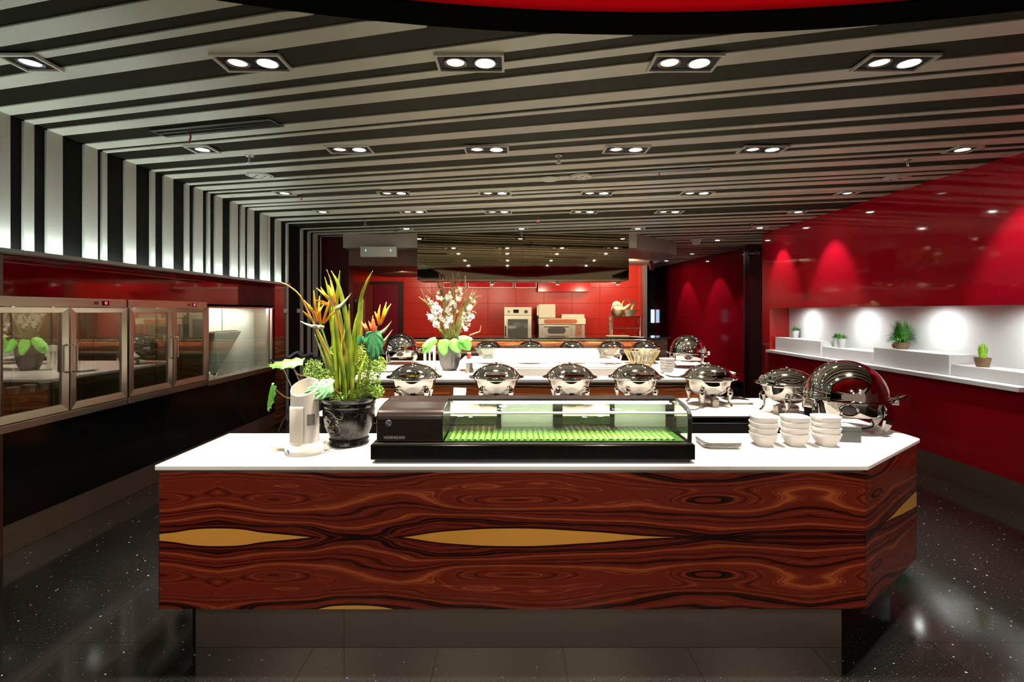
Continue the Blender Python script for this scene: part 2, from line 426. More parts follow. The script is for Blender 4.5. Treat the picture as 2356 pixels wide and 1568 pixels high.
while y > 1.2:
    w = random.choice([.05, .11, .13]); pre.append((y-w, y)); y -= w+random.choice([.08, .12, .15])
y = 9.35; post = []
pat = [(.10, .10), (.16, .14), (.08, .16), (.14, .10), (.10, .12), (.18, .16), (.08, .08)]
q = 0
while y < 17:
    w, g = pat[q % len(pat)]; q += 1; post.append((y, y+w*1.3)); y += (w+g)*1.3
def slope(z): return .252 if z <= 3.4 else (.252-.045*(z-3.4)/2.6 if z < 6 else .207)
CX, CY, CR = .62, -4.17, 6.60
def circ(x):
    d = CR*CR-(x-CX)**2
    return CY+math.sqrt(d) if d > 0 else -9
for (a, b) in sorted(pre)+WH+post:
    xr = 4.22 if a-slope(a)*7.6 < 8.3 else 5.6
    xs = [XL+(xr-XL)*i/110 for i in range(111)]
    cols = []
    for x in xs:
        lo = a-slope(a)*(x-XL); hi = b-slope(b)*(x-XL); c = circ(x)
        lo = max(lo, c)
        cols.append((x, lo, hi) if hi-lo > .001 else None)
    runs = []; cur = []
    for c in cols+[None]:
        if c: cur.append(c)
        elif cur: runs.append(cur); cur = []
    for r in runs:
        if len(r) < 3: continue
        straight = all(abs(c[1]-(a-slope(a)*(c[0]-XL))) < 1e-6 for c in r)
        if straight: r = [r[0], r[-1]]
        elif True:
            k0 = [c for c in r if abs(c[1]-(a-slope(a)*(c[0]-XL))) < 1e-6]
            if len(k0) > 2:     # drop the collinear middle columns
                keep = {id(k0[0]), id(k0[-1])}; r = [c for c in r if id(c) in keep or c not in k0]
        poly = [(x, lo) for x, lo, hi in r]+[(x, hi) for x, lo, hi in reversed(r)]
        MB().prism(poly, ZC, ZC+.0075).build('plank', white_plank, ceil)
# black ring and red recess over the near end
def sector(r0, r1, z0, z1, y_min=-2.9, n=60):
    a0 = math.radians(55); a1 = math.radians(125); inn = []; out = []
    for i in range(n+1):
        a = a0+(a1-a0)*i/n; out.append((CX+r1*math.cos(a), CY+r1*math.sin(a))); inn.append((CX+r0*math.cos(a), CY+r0*math.sin(a)))
    return MB().prism(out+inn[::-1], z0, z1)
struct('trim_1', sector(6.43, 6.60, ZC-.001, ZC+.0075), simple('black_matt_ring', (.002, .002, .002), .9, spec=.0))
struct('trim_2', sector(.6, 6.60, ZC+.078, ZC+.09), red_paint)
tag(sector(6.475, 6.49, ZC+.0078, ZC+.010).build('cove_strip', simple('cove_glow', (1, .8, .7), .5, em=(1, .82, .72), es=4.5)), 'hidden light strip on the black ring around the red ceiling recess', 'light strip')
# left wall: black backing with white planks; soffit over the niche
wlft = struct('wall_left', box(XL-.05, XL-.021, 7.56, 10.2, 0, ZC), black_wall)
sof = struct('wall_left_soffit', box(XL-.32, XL-.021, 1.0, 7.56, 2.02, ZC), black_wall)
lw = sorted(pre)+WH
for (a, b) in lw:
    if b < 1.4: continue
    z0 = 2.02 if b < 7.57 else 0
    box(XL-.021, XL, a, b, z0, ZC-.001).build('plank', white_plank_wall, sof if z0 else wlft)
struct('trim_3', box(XL-.02, XL+.085, 1.2, 7.56, 2.003, 2.02), simple('ledge_acrylic', (.30, .32, .30), .2))
struct('trim_4', box(XL+.076, XL+.085, 1.2, 7.56, 2.02, 2.030), simple('ledge_acrylic', (.3, .32, .3), .2))
tag(box(XL+.050, XL+.070, 1.25, 7.5, 2.0205, 2.027).build('led_strip', led_strip), 'white light strip on the ledge under the striped soffit', 'light strip')
struct('wall_left_niche', box(XL-.34, XL-.26, 2.2, 7.6, 1.60, 2.02), red_mirror)
struct('wall_left_base', box(XL-.10, XL, 2.2, 7.24, .20, .82), black_gloss)
struct('wall_left_end', box(XL-.3, XL, 7.24, 7.56, 1.25, 2.02), red_mirror)
wp = struct('wall_left_end_lower', box(XL-.3, XL-.005, 7.24, 7.56, 0, 1.25), rail_steel)
for i in range(6):
    box(XL-.004, XL+.004, 7.25, 7.55, .02+i*.205, .02+i*.205+.195).build('panel', walnut, wp)
struct('baseboard_left', box(XL-.10, XL-.004, 2.2, 7.24, 0, .198), kick_steel)
struct('wall_left_near', box(XL-.3, XL+.008, 2.2, 3.372, 0, 1.995), simple('brown_edge_panel', (.06, .02, .012), .4))
struct('wall_left_outer', box(XL-.42, XL-.345, -3, 10.2, 0, ZC), black_wall)
# right wall with niche
NZ0, NZ1 = .975, 1.675; NY0, NY1 = 3.9, 8.42; XN = 4.53
struct('wall_right', box(XR, XR+.4, -3, 8.66, NZ1, ZC+.02), red_glass)
struct('wall_right_lower', box(XR, XR+.4, -3, 8.66, .20, NZ0), red_glass)
struct('wall_right_far', box(XR, XR+.4, NY1, 8.66, NZ0, NZ1), red_glass)
struct('wall_right_near', box(XR, XR+.4, -3, NY0, NZ0, NZ1), red_glass)
struct('wall_right_niche', box(XN, XN+.05, NY0, NY1-.001, NZ0, NZ1), white_paint)
struct('wall_right_niche_end', box(XR+.002, XN, NY1-.012, NY1-.002, NZ0, NZ1), simple('red_niche_paint', (.50, .02, .015), .3))
struct('baseboard_right', box(XR, XR+.05, -3, 8.66, 0, .199), kick_steel)
sh = struct('trim_5', box(XR-.055, XN, 4.215, 8.43, .955, .995), white_paint, bevel=.002)
# far right: dark return, second red wall, corridor end
struct('wall_right_return', box(XR+.40, 5.9, 9.98, 10.2, 0, ZC), dark_maroon)
struct('wall_right_side', box(XR+.4, 4.9, 8.66, 8.72, 0, ZC+.02), dark_maroon)
MB().prism([(4.80, 10.55), (5.0, 10.55), (4.6, 15.4), (4.27, 15.4)], .15, ZC).build('wall_right_corridor', red_glass)['kind'] = 'structure'
MB().prism([(4.79, 10.50), (5.0, 10.55), (4.6, 15.4), (4.26, 15.4)], 0, .149).build('baseboard_corridor', black_gloss)['kind'] = 'structure'
struct('trim_6', box(4.75, 4.83, 10.2, 10.56, 0, ZC), rail_steel)
struct('wall_corridor_end', box(2.9, 5.4, 15.4, 15.5, 0, ZC), black_gloss)
# kitchen back wall of red tiles
YB = 12.0
wb = struct('wall_back', box(-4.2, 3.0, YB, YB+.2, 0, ZC), grout)
tile2 = {}
def rtile(x0, x1, z0, z1):
    key = (round(x1-x0, 3), round(z1-z0, 3))
    if key not in tile2:
        o = box(.002, x1-x0-.002, -.010, 0, .002, z1-z0-.002).build('tile', red_tile_m, wb, bevel=.002, seg=1); tile2[key] = o
    else: o = tile2[key].copy(); COL.objects.link(o)
    o.location = (x0, YB, z0)
xs = [-2.55+i*.655 for i in range(9)]; xs[-1] = 3.0
for i in range(8):
    for j in range(6):
        z0 = .72+j*.364; z1 = z0+.364
        if z1 > 2.93: z1 = 2.93
        rtile(xs[i], xs[i+1], z0, z1)
rtile(-4.0, -3.25, 2.30, 2.92)
rtile(-3.25, -2.55, 2.30, 2.92)
struct('wall_kitchen_left', box(-4.2, -3.75, 9.2, YB, 0, ZC), black_wall)
pl_ = struct('pillar_left', box(-3.36, -2.88, 9.0, 9.25, 0, ZC), dark_maroon)
struct('trim_7', box(3.0, 3.09, 11.8, 12.0, 0, 2.70), rail_steel)
struct('wall_kitchen_side', box(3.0, 3.06, 12.0, 15.4, 0, ZC), black_gloss)
# bulkheads
struct('bulkhead_left', box(-2.88, -1.62, 8.70, 9.0, 2.70, ZC), grey_paint)
struct('bulkhead_recess', box(-2.88, -1.62, 9.0, YB, 2.42, ZC), simple('brown_bulkhead_paint', (.10, .045, .022), .5))
MB().prism([(1.96, 8.66), (2.09, 8.66), (3.10, 9.72), (3.2, 12.0), (1.96, 12.0)], 2.69, ZC).build('bulkhead_right', grey_paint)['kind'] = 'structure'
# door in the kitchen wall
dr = struct('door_1', box(-3.25, -2.66, YB-.03, YB-.005, 0, 2.25), simple('dark_red_door', (.16, .004, .02), .35))
box(-2.66, -2.57, YB-.06, YB, 0, 2.32).build('door_jamb', simple('bronze_door_frame', (.05, .035, .02), .35, .5), dr)
box(-3.30, -2.66, YB-.06, YB, 2.25, 2.32).build('door_head', MATS['bronze_door_frame'], dr)
MB().tube([(-2.76, YB-.03, 1.0), (-2.76, YB-.08, 1.0), (-2.86, YB-.08, 1.0)], .012, 8).build('door_handle', steel, dr)
# ================================================================== LIGHT FITTINGS
def spot(name, loc, target, watts, ang=70, blend=.6, col=(1, .93, .83), parent=None, r=.035):
    l = bpy.data.lights.new(name, 'SPOT'); l.energy = watts; l.spot_size = math.radians(ang); l.spot_blend = blend
    l.shadow_soft_size = r; l.color = col
    o = bpy.data.objects.new(name, l); COL.objects.link(o); o.location = loc
    d = Vector(target)-Vector(loc); o.rotation_euler = d.to_track_quat('-Z', 'Y').to_euler()
    if parent: o.parent = parent
    return o
def frame_ring(mb, w, d, t, z0, z1):
    # a continuous rectangular ring
    O = [(-w, -d), (w, -d), (w, d), (-w, d)]; I = [(-w+t, -d+t), (w-t, -d+t), (w-t, d-t), (-w+t, d-t)]
    vs = [(x, y, z) for z in (z0, z1) for x, y in O]+[(x, y, z) for z in (z0, z1) for x, y in I]; fs = []
    for i in range(4):
        j = (i+1) % 4
        fs += [(i, j, 4+j, 4+i), (8+i, 12+i, 12+j, 8+j), (i, 8+i, 8+j, j), (4+i, 4+j, 12+j, 12+i)]
    return mb.add(vs, fs)
HG = [(.064, 0), (.060, -.010), (.052, -.012), (.048, -.004), (.048, .004)]
def twin(loc, label, group, mats=None, single=False):
    t = thing('ceiling_downlight', label, 'ceiling light', loc, 0, group)
    w = .10 if single else .178
    frame_ring(MB(), w, .092, .013, -.014, 0).build('frame', frame_white, t)
    box(-w+.013, w-.013, -.079, .079, -.003, 0).build('housing', simple('lamp_housing', (.010, .010, .010), .6, spec=.05), t)
    for i, x in enumerate([0] if single else [-.078, .078]):
        g = MB().lathe(HG, 24, (x, 0, 0)).build('gimbal_ring', rubber, t, smooth=True)
        m = (mats or (lamp_warm, lamp_cool))[i]
        MB().lathe([(0, -.010), (.030, -.009), (.046, -.004), (.046, .0)], 24, (x, 0, 0)).build('lamp', m, g, smooth=True)
    return t
ROWS = [(2.69, [-1.365, -.223, .90, 2.0], -2.53, None), (4.13, [-1.316, -.21, .91, 2.01], -2.50, 3.62),
        (5.66, [-1.31, -.197, .926, 2.03], -2.52, 3.69), (6.72, [-1.30, -.19, .934, 2.05], -2.49, 3.74)]
rn = ['nearest', 'second', 'third', 'fourth']
WARM = (1, .72, .46); COOL = (1, .95, .86)
for r, (Y, xs_, sl, sr) in enumerate(ROWS):
    for i, x in enumerate(xs_):
        m = (lamp_warm, lamp_cool)
        if (r, i) in ((1, 3), (2, 1), (2, 3)): m = (lamp_warm, lamp_cool)
        t = twin((x, Y, ZC-.001), f'{ORD[i]} twin downlight from the striped wall in the {rn[r]} row', 'twin downlights')
        tw = Vector((x, Y+.05, .9))
        if r == 0: tw = Vector((x, 2.95, .9))
        if r == 1: tw = Vector((x, 4.05, .9))
        spot('lamp_beam', (x-.078, Y, ZC-.03), tw+Vector((-.15, .1, 0)), SPOT_W*.55, 74, .7, WARM)
        spot('lamp_beam', (x+.078, Y, ZC-.03), tw+Vector((.1, 0, 0)), SPOT_W, 62, .7, COOL)
    twin((sl, Y, ZC-.001), f'single square downlight nearest the striped wall in the {rn[r]} row', 'single downlights', (lamp_dim if r == 0 else lamp_cool,), True)
    if r: spot('lamp_beam', (sl, Y, ZC-.03), (sl-.1, Y, .9), SPOT_SINGLE*.30, 60, .7, COOL)
    if sr:
        twin((sr, Y, ZC-.001), f'single square downlight nearest the red wall in the {rn[r]} row', 'single downlights', (lamp_dim if r == 2 else lamp_cool,), True)
        if r != 2: spot('lamp_beam', (sr, Y, ZC-.03), (XR+.25, Y, 1.35), SPOT_SINGLE*.38, 62, .6, (1, .97, .92))
for i, (x, Y) in enumerate([(-1.68, 8.09), (.137, 8.09), (1.97, 8.09), (3.85, 8.0), (3.75, 9.4)]):
    twin((x, Y, ZC-.001), ['single downlight before the grey bulkhead left of the mirrored hood', 'single downlight before the middle of the mirrored hood',
         'single downlight before the right end of the mirrored hood', 'single downlight by the far end of the red niche wall', 'single downlight beyond the end of the red niche wall'][i],
         'ceiling light' and 'far single downlights', (lamp_cool,), True)
    tgt = (x, Y, .9) if i < 3 else ((XR+.15, Y, 1.5) if i == 3 else (4.6, Y+.8, 1.2))
    spot('lamp_beam', (x, Y, ZC-.03), tgt, SPOT_SINGLE*(.35 if i < 3 else .32), 62, .5, COOL)
for x, Y, ty, wd in ((4.05, 11.6, 4.72, 'nearer'), (3.95, 13.2, 4.5, 'farther')):
    twin((x, Y, ZC-.001), wd+' single downlight over the dark corridor beside the kitchen', 'corridor downlights', (lamp_cool,), True)
    spot('lamp_beam', (x, Y, ZC-.03), (ty, Y, 1.3), SPOT_SINGLE*.2, 60, .4, COOL)
# unseen spots added behind the camera to light the wood front
for x in (-2.2, -.6, 1.0, 2.6):
    for Y in (-.5, -2.0):
        spot('rear_fill_spot', (x, Y, ZC-.03), (x, 2.4, .55), REAR_FILL_W*(1. if Y > -1 else .8), 58 if Y > -1 else 44, .8, (1, .88, .74))

# ================================================================== ceiling hardware
def sprinkler(px, py, label):
    Y = FPX*(ZC-CAMH)/(VY-py); p = at(px, py, Y)
    t = thing('sprinkler', label, 'sprinkler', (p.x, Y, ZC), 0, 'ceiling sprinklers')
    MB().lathe([(0, -.008), (.032, -.006), (.036, 0), (0, 0)], 16).build('escutcheon', rail_steel, t, smooth=True)
    MB().cyl((0, 0), .010, -.055, -.006, 10).build('body', steel, t)
    MB().lathe([(0, -.068), (.022, -.066), (.022, -.062), (0, -.062)], 12).build('deflector', steel, t)
for px, py, l in [(574, 358, 'fire sprinkler above the black and white wall end of the second light row'), (1285, 358, 'fire sprinkler in the middle of the ceiling behind the second light row'),
                  (2088, 368, 'fire sprinkler near the red wall behind the second light row'), (840, 507, 'fire sprinkler before the left grey bulkhead'),
                  (910, 531, 'fire sprinkler just in front of the left grey bulkhead face'),
                  (1237, 509, 'fire sprinkler before the hood beside the red ribbon'), (1200, 535, 'fire sprinkler over the top edge of the mirrored hood'), (1730, 513, 'fire sprinkler near the far end of the red wall')]:
    sprinkler(px, py, l)
def speaker(px, py, label, plain=False):
    Y = FPX*(ZC-CAMH)/(VY-py); p = at(px, py, Y)
    t = thing('ceiling_speaker', label, 'ceiling speaker', (p.x, Y, ZC), 0, 'round white ceiling discs')
    MB().lathe([(0, -.012), (.085, -.012), (.098, -.008), (.102, 0)], 36).build('grille', frame_white, t, smooth=True)
    if not plain:
        MB().lathe([(.108, -.004), (.125, -.004), (.125, .0), (.108, 0)], 36).build('trim_ring', white_plastic, t, smooth=True)
        for a in (0, 1.6, 3.1, 4.7): box(-.012, .012, -.004, .004, -.015, -.012).build('clip', rubber, t, loc=(.05*math.cos(a), .05*math.sin(a), 0))
speaker(597, 403, 'round white ceiling speaker near the striped wall')
speaker(1338, 406, 'round white ceiling speaker beside the black air slot')
speaker(1264, 411, 'plain round white ceiling disc beside the speaker', True)
speaker(2060, 409, 'round white ceiling speaker near the red wall')
def vent(x0, x1, Y, w, label, sk=-.23):
    t = thing('air_grille', label, 'air vent', ((x0+x1)/2, Y, ZC-.0005), math.atan(sk), 'black ceiling air grilles')
    L = (x1-x0)/2
    frame_ring(MB(), L, w/2, .012, -.008, 0).build('frame', rubber, t)
    n = max(3, int(w/.045)); me = None
    for i in range(n):
        yy = -w/2+.02+(w-.04)*i/(n-1)
        if me is None: o = MB().prismX([(-.004, -.007), (.004, -.009), (.006, -.001), (-.002, -.001)], -L+.012, L-.012).build('slat', simple('vent_slat', (.03, .03, .028), .4), t); me = o.data
        else: o = bpy.data.objects.new('slat', me); COL.objects.link(o); o.parent = t
        o.location = (0, yy, 0)
vent(-2.62, -1.62, 3.66, .15, 'long black slotted air grille over the nearest part of the striped wall')
vent(.72, 1.82, 4.80, .10, 'long black slotted air grille beside the ceiling speaker in the middle')
vent(-2.35, -1.40, 5.65, .10, 'black slotted air grille by the third light row at the striped wall')
def ribbon(px, py, L, label):
    Y = FPX*(ZC-CAMH)/(VY-py); p = at(px, py, Y)
    o = MB().blade(spline([(0, 0, 0), (.008, 0, -L*.5), (-.008, .005, -L)], 6), lambda t: .006, (1, .2, 0), 0).build('ribbon', simple('faded_red_ribbon', (.45, .05, .07), .7), solid=.001)
    o.location = (p.x, Y, ZC-.006); tag(o, label, 'ribbon', 'red ribbons on the air grilles')
ribbon(436, 300, .085, 'small faded red ribbon hanging from the nearest air grille')
ribbon(1516, 397, .055, 'small faded red ribbon hanging from the middle air grille')
ribbon(693, 449, .05, 'small faded red ribbon hanging from the air grille at the third light row')
ribbon(1237, 498, .05, 'small faded red ribbon on the far ceiling before the hood')
t = thing('dome_camera', 'white dome security camera on the ceiling near the right bulkhead', 'security camera', (at(1602, 560, 9.4).x, 9.4, ZC))
MB().lathe([(0, 0), (.10, 0), (.10, -.03), (.08, -.035)], 28).build('base', white_plastic, t, smooth=True)
MB().lathe([(.078, -.034), (.07, -.07), (.045, -.095), (0, -.105)], 28).build('dome', white_plastic, t, smooth=True)
p = at(1500, 600, 10.2)
t = thing('bullet_camera', 'grey bullet security camera hanging under the right bulkhead', 'security camera', (p.x, p.y, 0))
MB().tube([(0, 0, 2.69), (0, 0, p.z-.02)], .014, 8).build('bracket', rail_steel, t)
MB().tube([(-.03, -.05, p.z-.03), (.03, .10, p.z-.14)], .045, 14).build('housing', rail_steel, t, smooth=True)
MB().tube([(.03, .10, p.z-.14), (.038, .12, p.z-.155)], .035, 14).build('lens', black_gloss, t, smooth=True)

# ================================================================== FRONT ISLAND (ring counter)
FZ = .9
isl = thing('front_buffet_counter', 'front buffet counter clad in red-brown bookmatched wood on a scuffed metal plinth', 'counter', (0, 0, 0))
A = [(-1.665, 2.415), (1.66, 2.415), (2.295, 2.915), (2.295, 4.25), (-1.38, 4.25), (-1.38, 3.65), (1.715, 3.65), (1.715, 3.02), (-1.665, 3.02)]
def inset(poly, d):
    n = len(poly); out = []
    for i in range(n):
        a, b, c = Vector(poly[i-1]), Vector(poly[i]), Vector(poly[(i+1) % n])
        e1 = (b-a).normalized(); e2 = (c-b).normalized(); n1 = Vector((-e1.y, e1.x)); n2 = Vector((-e2.y, e2.x))
        m = (n1+n2); m /= m.dot(n1); out.append(tuple(b+m*d))
    return out
MB().prism(inset(A, .015), .225, .858).build('body', black_gloss, isl)
box(-1.664, 1.661, 2.415, 2.432, .218, .862).build('front_panel', rosewood, isl, bevel=.001, seg=1)
MB().prism([(1.6615, 2.415), (2.295, 2.915), (2.285, 2.93), (1.655, 2.432)], .218, .862).build('corner_panel', rosewood_side, isl)
box(-1.668, -1.664, 2.413, 3.02, .218, .862).build('edge_strip', steel, isl)
MB().prism(inset(A, .012), .862, .874).build('edge_profile', rail_steel, isl)
def octo(d): return inset(A, d)
top = MB().prism(inset(A, -.014), .8745, .9)
top.build('worktop', marble_m, isl, bevel=.006, seg=3)
KX = [-1.58, -.824, 0.0, .78, 1.59]
for a, b in ((-1.53, -.815), (-.813, 1.585)):
    box(a, b, 2.474, 2.482, 0.001, .218).build('kick_panel', kick_steel, isl)
MB().prism([(-1.55, 2.483), (1.59, 2.483), (2.2, 2.99), (2.2, 4.18), (1.8, 4.18), (1.8, 2.95), (-1.55, 2.95)], 0.001, .224).build('plinth', black_gloss, isl)
box(-1.3, 1.79, 3.75, 4.17, .001, .224).build('plinth', black_gloss, isl)
# inner cabinet fronts of the back leg seen through the case
for i in range(5):
    x0 = -1.33+i*.61
    frame_ring(MB(), .295, .27, .006, -.002, .002).build('cabinet_door_frame', rail_steel, isl, loc=(x0+.30, 3.664, .555)).rotation_euler = (PI/2, 0, 0)

# ================================================================== SECOND ISLAND
s2 = thing('middle_buffet_counter', 'middle buffet counter with white top and walnut drawers behind the steel chafers', 'counter', (0, 0, 0))
B = [(-1.78, 5.47), (2.05, 5.47), (2.62, 6.05), (2.62, 7.5), (-1.78, 7.5)]
MB().prism(inset(B, .02), .20, .862).build('body', black_gloss, s2)
MB().prism(inset(B, .10), 0.001, .20).build('plinth', rail_steel, s2)
MB().prism(inset(B, -.01), .866, .90).build('worktop', marble_m, s2, bevel=.006, seg=2)
MB().prism(inset(B, .015), .852, .866).build('edge_profile', rail_steel, s2)
for i in range(5):
    x0 = -1.77+i*.76
    if x0+.75 > 2.1: break
    d = box(x0+.008, x0+.752, 5.462, 5.488, .22, .832).build('drawer_front', walnut, s2)
    frame_ring(MB(), .376, .31, .006, -.004, .004).build('edging', rail_steel, d, loc=(x0+.38, 5.46, .527)).rotation_euler = (PI/2, 0, 0)

# ================================================================== BAR, HOOD
bar = thing('kitchen_bar', 'long walnut bar counter with glossy black top before the red kitchen', 'counter', (0, 0, 0))
barp = [(-2.75, 8.9), (2.05, 8.9), (2.5, 8.98), (2.78, 9.22), (2.88, 9.6), (-2.75, 9.6)]
MB().prism(barp, .0, 1.125).build('front_panel', walnut_bar, bar)
MB().prism(inset(barp, -.06), 1.13, 1.165).build('worktop', black_gloss, bar, bevel=.004)
MB().prism([(-2.7, 8.70), (2.1, 8.70), (2.62, 8.82), (2.7, 8.9), (-2.7, 8.9)], .885, .925).build('tray_rail', rail_steel, bar, bevel=.004)
box(-2.6, 2.3, 8.862, 8.874, 1.122, 1.129).build('glow_strip', simple('warm_glow', (1, .7, .4), .5, em=(1, .62, .28), es=60), bar)
box(-2.7, 2.25, 8.842, 8.850, 1.100, 1.1295).build('worktop_lip', black_gloss, bar)
for x in (-2.2, -.9, .4, 1.7):
    MB().prismX([(8.72, .885), (8.90, .885), (8.90, .80)], x, x+.02).build('rail_bracket', rail_steel, bar)
hood = thing('extractor_hood', 'large bronze-mirrored extractor hood hanging over the bar', 'extractor hood', (0, 0, 0))
HX0, HX1, HZ = -1.61, 1.955, 2.14
box(HX0, HX1, 8.66, 9.3, HZ+.02, ZC).build('casing', simple('hood_casing', (.05, .04, .03), .4), hood)
for i, (a, b) in enumerate([(HX0, .17), (.173, HX1)]):
    box(a, b, 8.645, 8.658, HZ+.012, ZC-.002).build('mirror_panel', bronze, hood)
box(HX0-.005, HX1+.005, 8.638, 8.665, HZ-.002, HZ+.012).build('lower_trim', steel, hood)
box(HX0, HX1, 8.67, 9.3, HZ, HZ+.02).build('underside', oven_steel, hood)
for i, x in enumerate((-.36, .78, 1.83)):
    sp = at(1134+i*0, 645, 8.95)
    l = thing('hood_spotlight', f'{ORD[i]} small spotlight under the front edge of the mirrored hood', 'spotlight', (x, 8.95, HZ), 0, 'hood spotlights')
    MB().cyl((0, 0), .035, -.05, 0, 16).build('body', white_plastic, l, smooth=True)
    MB().cyl((0, 0), .028, -.056, -.0505, 16).build('lamp', lamp_warm, l)
    spot('hood_beam', (x, 8.95, HZ-.07), (x, 9.0, 1.0), 45, 110, .6, (1, .85, .65))
for x in (-1.2, -.36, .78, 1.83):
    spot('kitchen_lamp', (x, 9.2, HZ-.04), (x, 11.8, 1.2), 62, 120, .5, (1, .80, .55), r=.05)
spot('kitchen_lamp', (-2.2, 10.2, 2.40), (-2.2, 12, 1.6), 60, 120, .5, (1, .80, .55), r=.05)
spot('kitchen_lamp', (2.4, 10.4, 2.62), (2.5, 12, 1.9), 110, 120, .5, (1, .78, .52), r=.05)
# emergency light box
p = at(873, 580, 8.68)
t = thing('emergency_light_box', 'white emergency light box hanging under the left grey bulkhead', 'emergency light', (p.x, 8.6, p.z))
box(-.302, .302, 0, .09, -.088, .088).build('body', simple('off_white_box', (.68, .66, .55), .4), t, bevel=.006)
for x in (-.21, .21): box(-.005, .005, -.004, .0, -.012, .018).build('indicator', led_green, t, loc=(x, 0, .02))
# far corridor lit panels
for i, (y0, y1) in enumerate(((712, 742), (772, 786))):
    a = at(1500, y0, 15.3); b = at(1507, y1, 15.3)
    o = box(a.x, b.x, 15.36, 15.4, b.z, a.z).build('lit_panel', blue_screen)
    tag(o, ['tall pale blue lit panel at the end of the dark corridor', 'small pale blue lit panel low at the end of the dark corridor'][i], 'screen')
# sign lettering on the dark return wall
sg = thing('room_sign', 'white lettering for rooms on the dark panel by the red wall', 'sign', (4.60, 9.965, 0))
z_ = at(1740, 582, 9.96).z
box(-.02, .30, .0, .012, z_-.07, z_+.07).build('backing', dark_maroon, sg)
text('rooms 21-3', .085, simple('sign_white', (.7, .6, .5), .5), sg, (.10, -.002, z_), (PI/2, 0, 0), sx=.52)

# ================================================================== NICHE contents, right wall
rise = [(1795, 1880, 778, 806), (1878, 1988, 796, 818), (1997, 2160, 798, 836), (2150, 2356, 826, 880)]
YR = []
# riser boxes standing on the niche shelf, far to near
for i, (y1, y0, zt) in enumerate([(8.33, 7.10, 1.205), (7.10, 6.13, 1.135), (6.06, 5.01, 1.195), (5.01, 4.25, 1.105)]):
    o = box(XR+.05+(.02 if i % 2 else 0), XN-.002, y0, y1-.005, .996, zt).build('riser_box', white_paint, bevel=.002)
    tag(o, ['tall white riser box at the red far end of the lit niche', 'low white riser box under the pair of small white pots', 'tall white riser box under the spiky green plant',
            'low white riser box under the lime plant at the near end'][i], 'riser box', 'white riser boxes in the niche')
def small_plant(name, loc, potr, poth, label, potm, leafm, spread, hh, n, kind='dome'):
    t = thing(name, label, 'potted plant', loc, 0, 'small potted plants in the niche')
    MB().lathe([(0, 0), (potr*.72, 0), (potr, poth), (potr*.9, poth), (potr*.85, poth*.85), (0, poth*.85)], 20).build('pot', potm, t, smooth=True)
    mb = MB(); rnd = random.Random(len(label))
    for i in range(n):
        a = rnd.uniform(0, 2*PI); e = rnd.uniform(.15, 1.) if kind == 'dome' else rnd.uniform(.0, .35)
        q = Vector((math.cos(a)*math.sin(e*1.9)*spread, math.sin(a)*math.sin(e*1.9)*spread*.75, poth+max(0.0, math.cos(e*1.7))*hh))
        r0 = Vector((math.cos(a)*potr*.4, math.sin(a)*potr*.4, poth*.9))
        mid = (r0+q)/2+Vector((0, 0, hh*.18))
        q = q*rnd.uniform(.82, 1.08)
        mb.blade([r0, mid, q], lambda s_: .006*(1.15-s_) if spread > .1 else .004*(1.2-s_), (math.sin(a), -math.cos(a), .3), .2)
    o = mb.build('foliage', leafm, t); o['kind'] = 'stuff'
small_plant('potted_plant', (4.44, 8.05, 1.206), .055, .115, 'small clipped green plant in tapered white pot against the red niche end', simple('white_pot', (.7, .7, .68), .4), grass_mat, .085, .07, 170)
small_plant('potted_plant', (4.44, 7.02, 1.136), .055, .125, 'clipped green plant in white pot, the farther of the pair', simple('white_pot', (.7, .7, .68), .4), grass_mat, .085, .07, 170)
small_plant('potted_plant', (4.36, 6.80, 1.136), .055, .125, 'clipped green plant in white pot, the nearer of the pair', simple('white_pot', (.7, .7, .68), .4), grass_mat, .085, .07, 170)
small_plant('potted_plant', (4.40, 5.80, 1.196), .075, .075, 'large spiky dark green plant in a low brown pot', terracotta, grass_mat, .17, .26, 420)
small_plant('potted_plant', (4.36, 4.76, 1.106), .065, .085, 'lime green grassy plant in a brown pot at the near end of the niche', terracotta, grass_lime, .08, .12, 240, 'up')
small_plant('potted_plant', (4.47, 5.99, 1.196), .04, .04, 'tiny brown pot tucked behind the large spiky plant', terracotta, grass_mat, .05, .03, 40)
for i, Y in enumerate((7.75, 6.55, 5.35, 4.33)):
    spot('niche_lamp_or_fill', (XN-.12, Y, NZ1-.012), (XN+.0, Y, NZ0), 5.5, 84, .7, (.96, 1, .98), r=.012)
    spot('niche_lamp_or_fill', (XR+.03, Y, NZ1-.012), (XN-.10, Y, NZ0), 13, 165, .8, (.96, 1, .98), r=.03)  # wide fill spot added beside each lamp to brighten the riser fronts

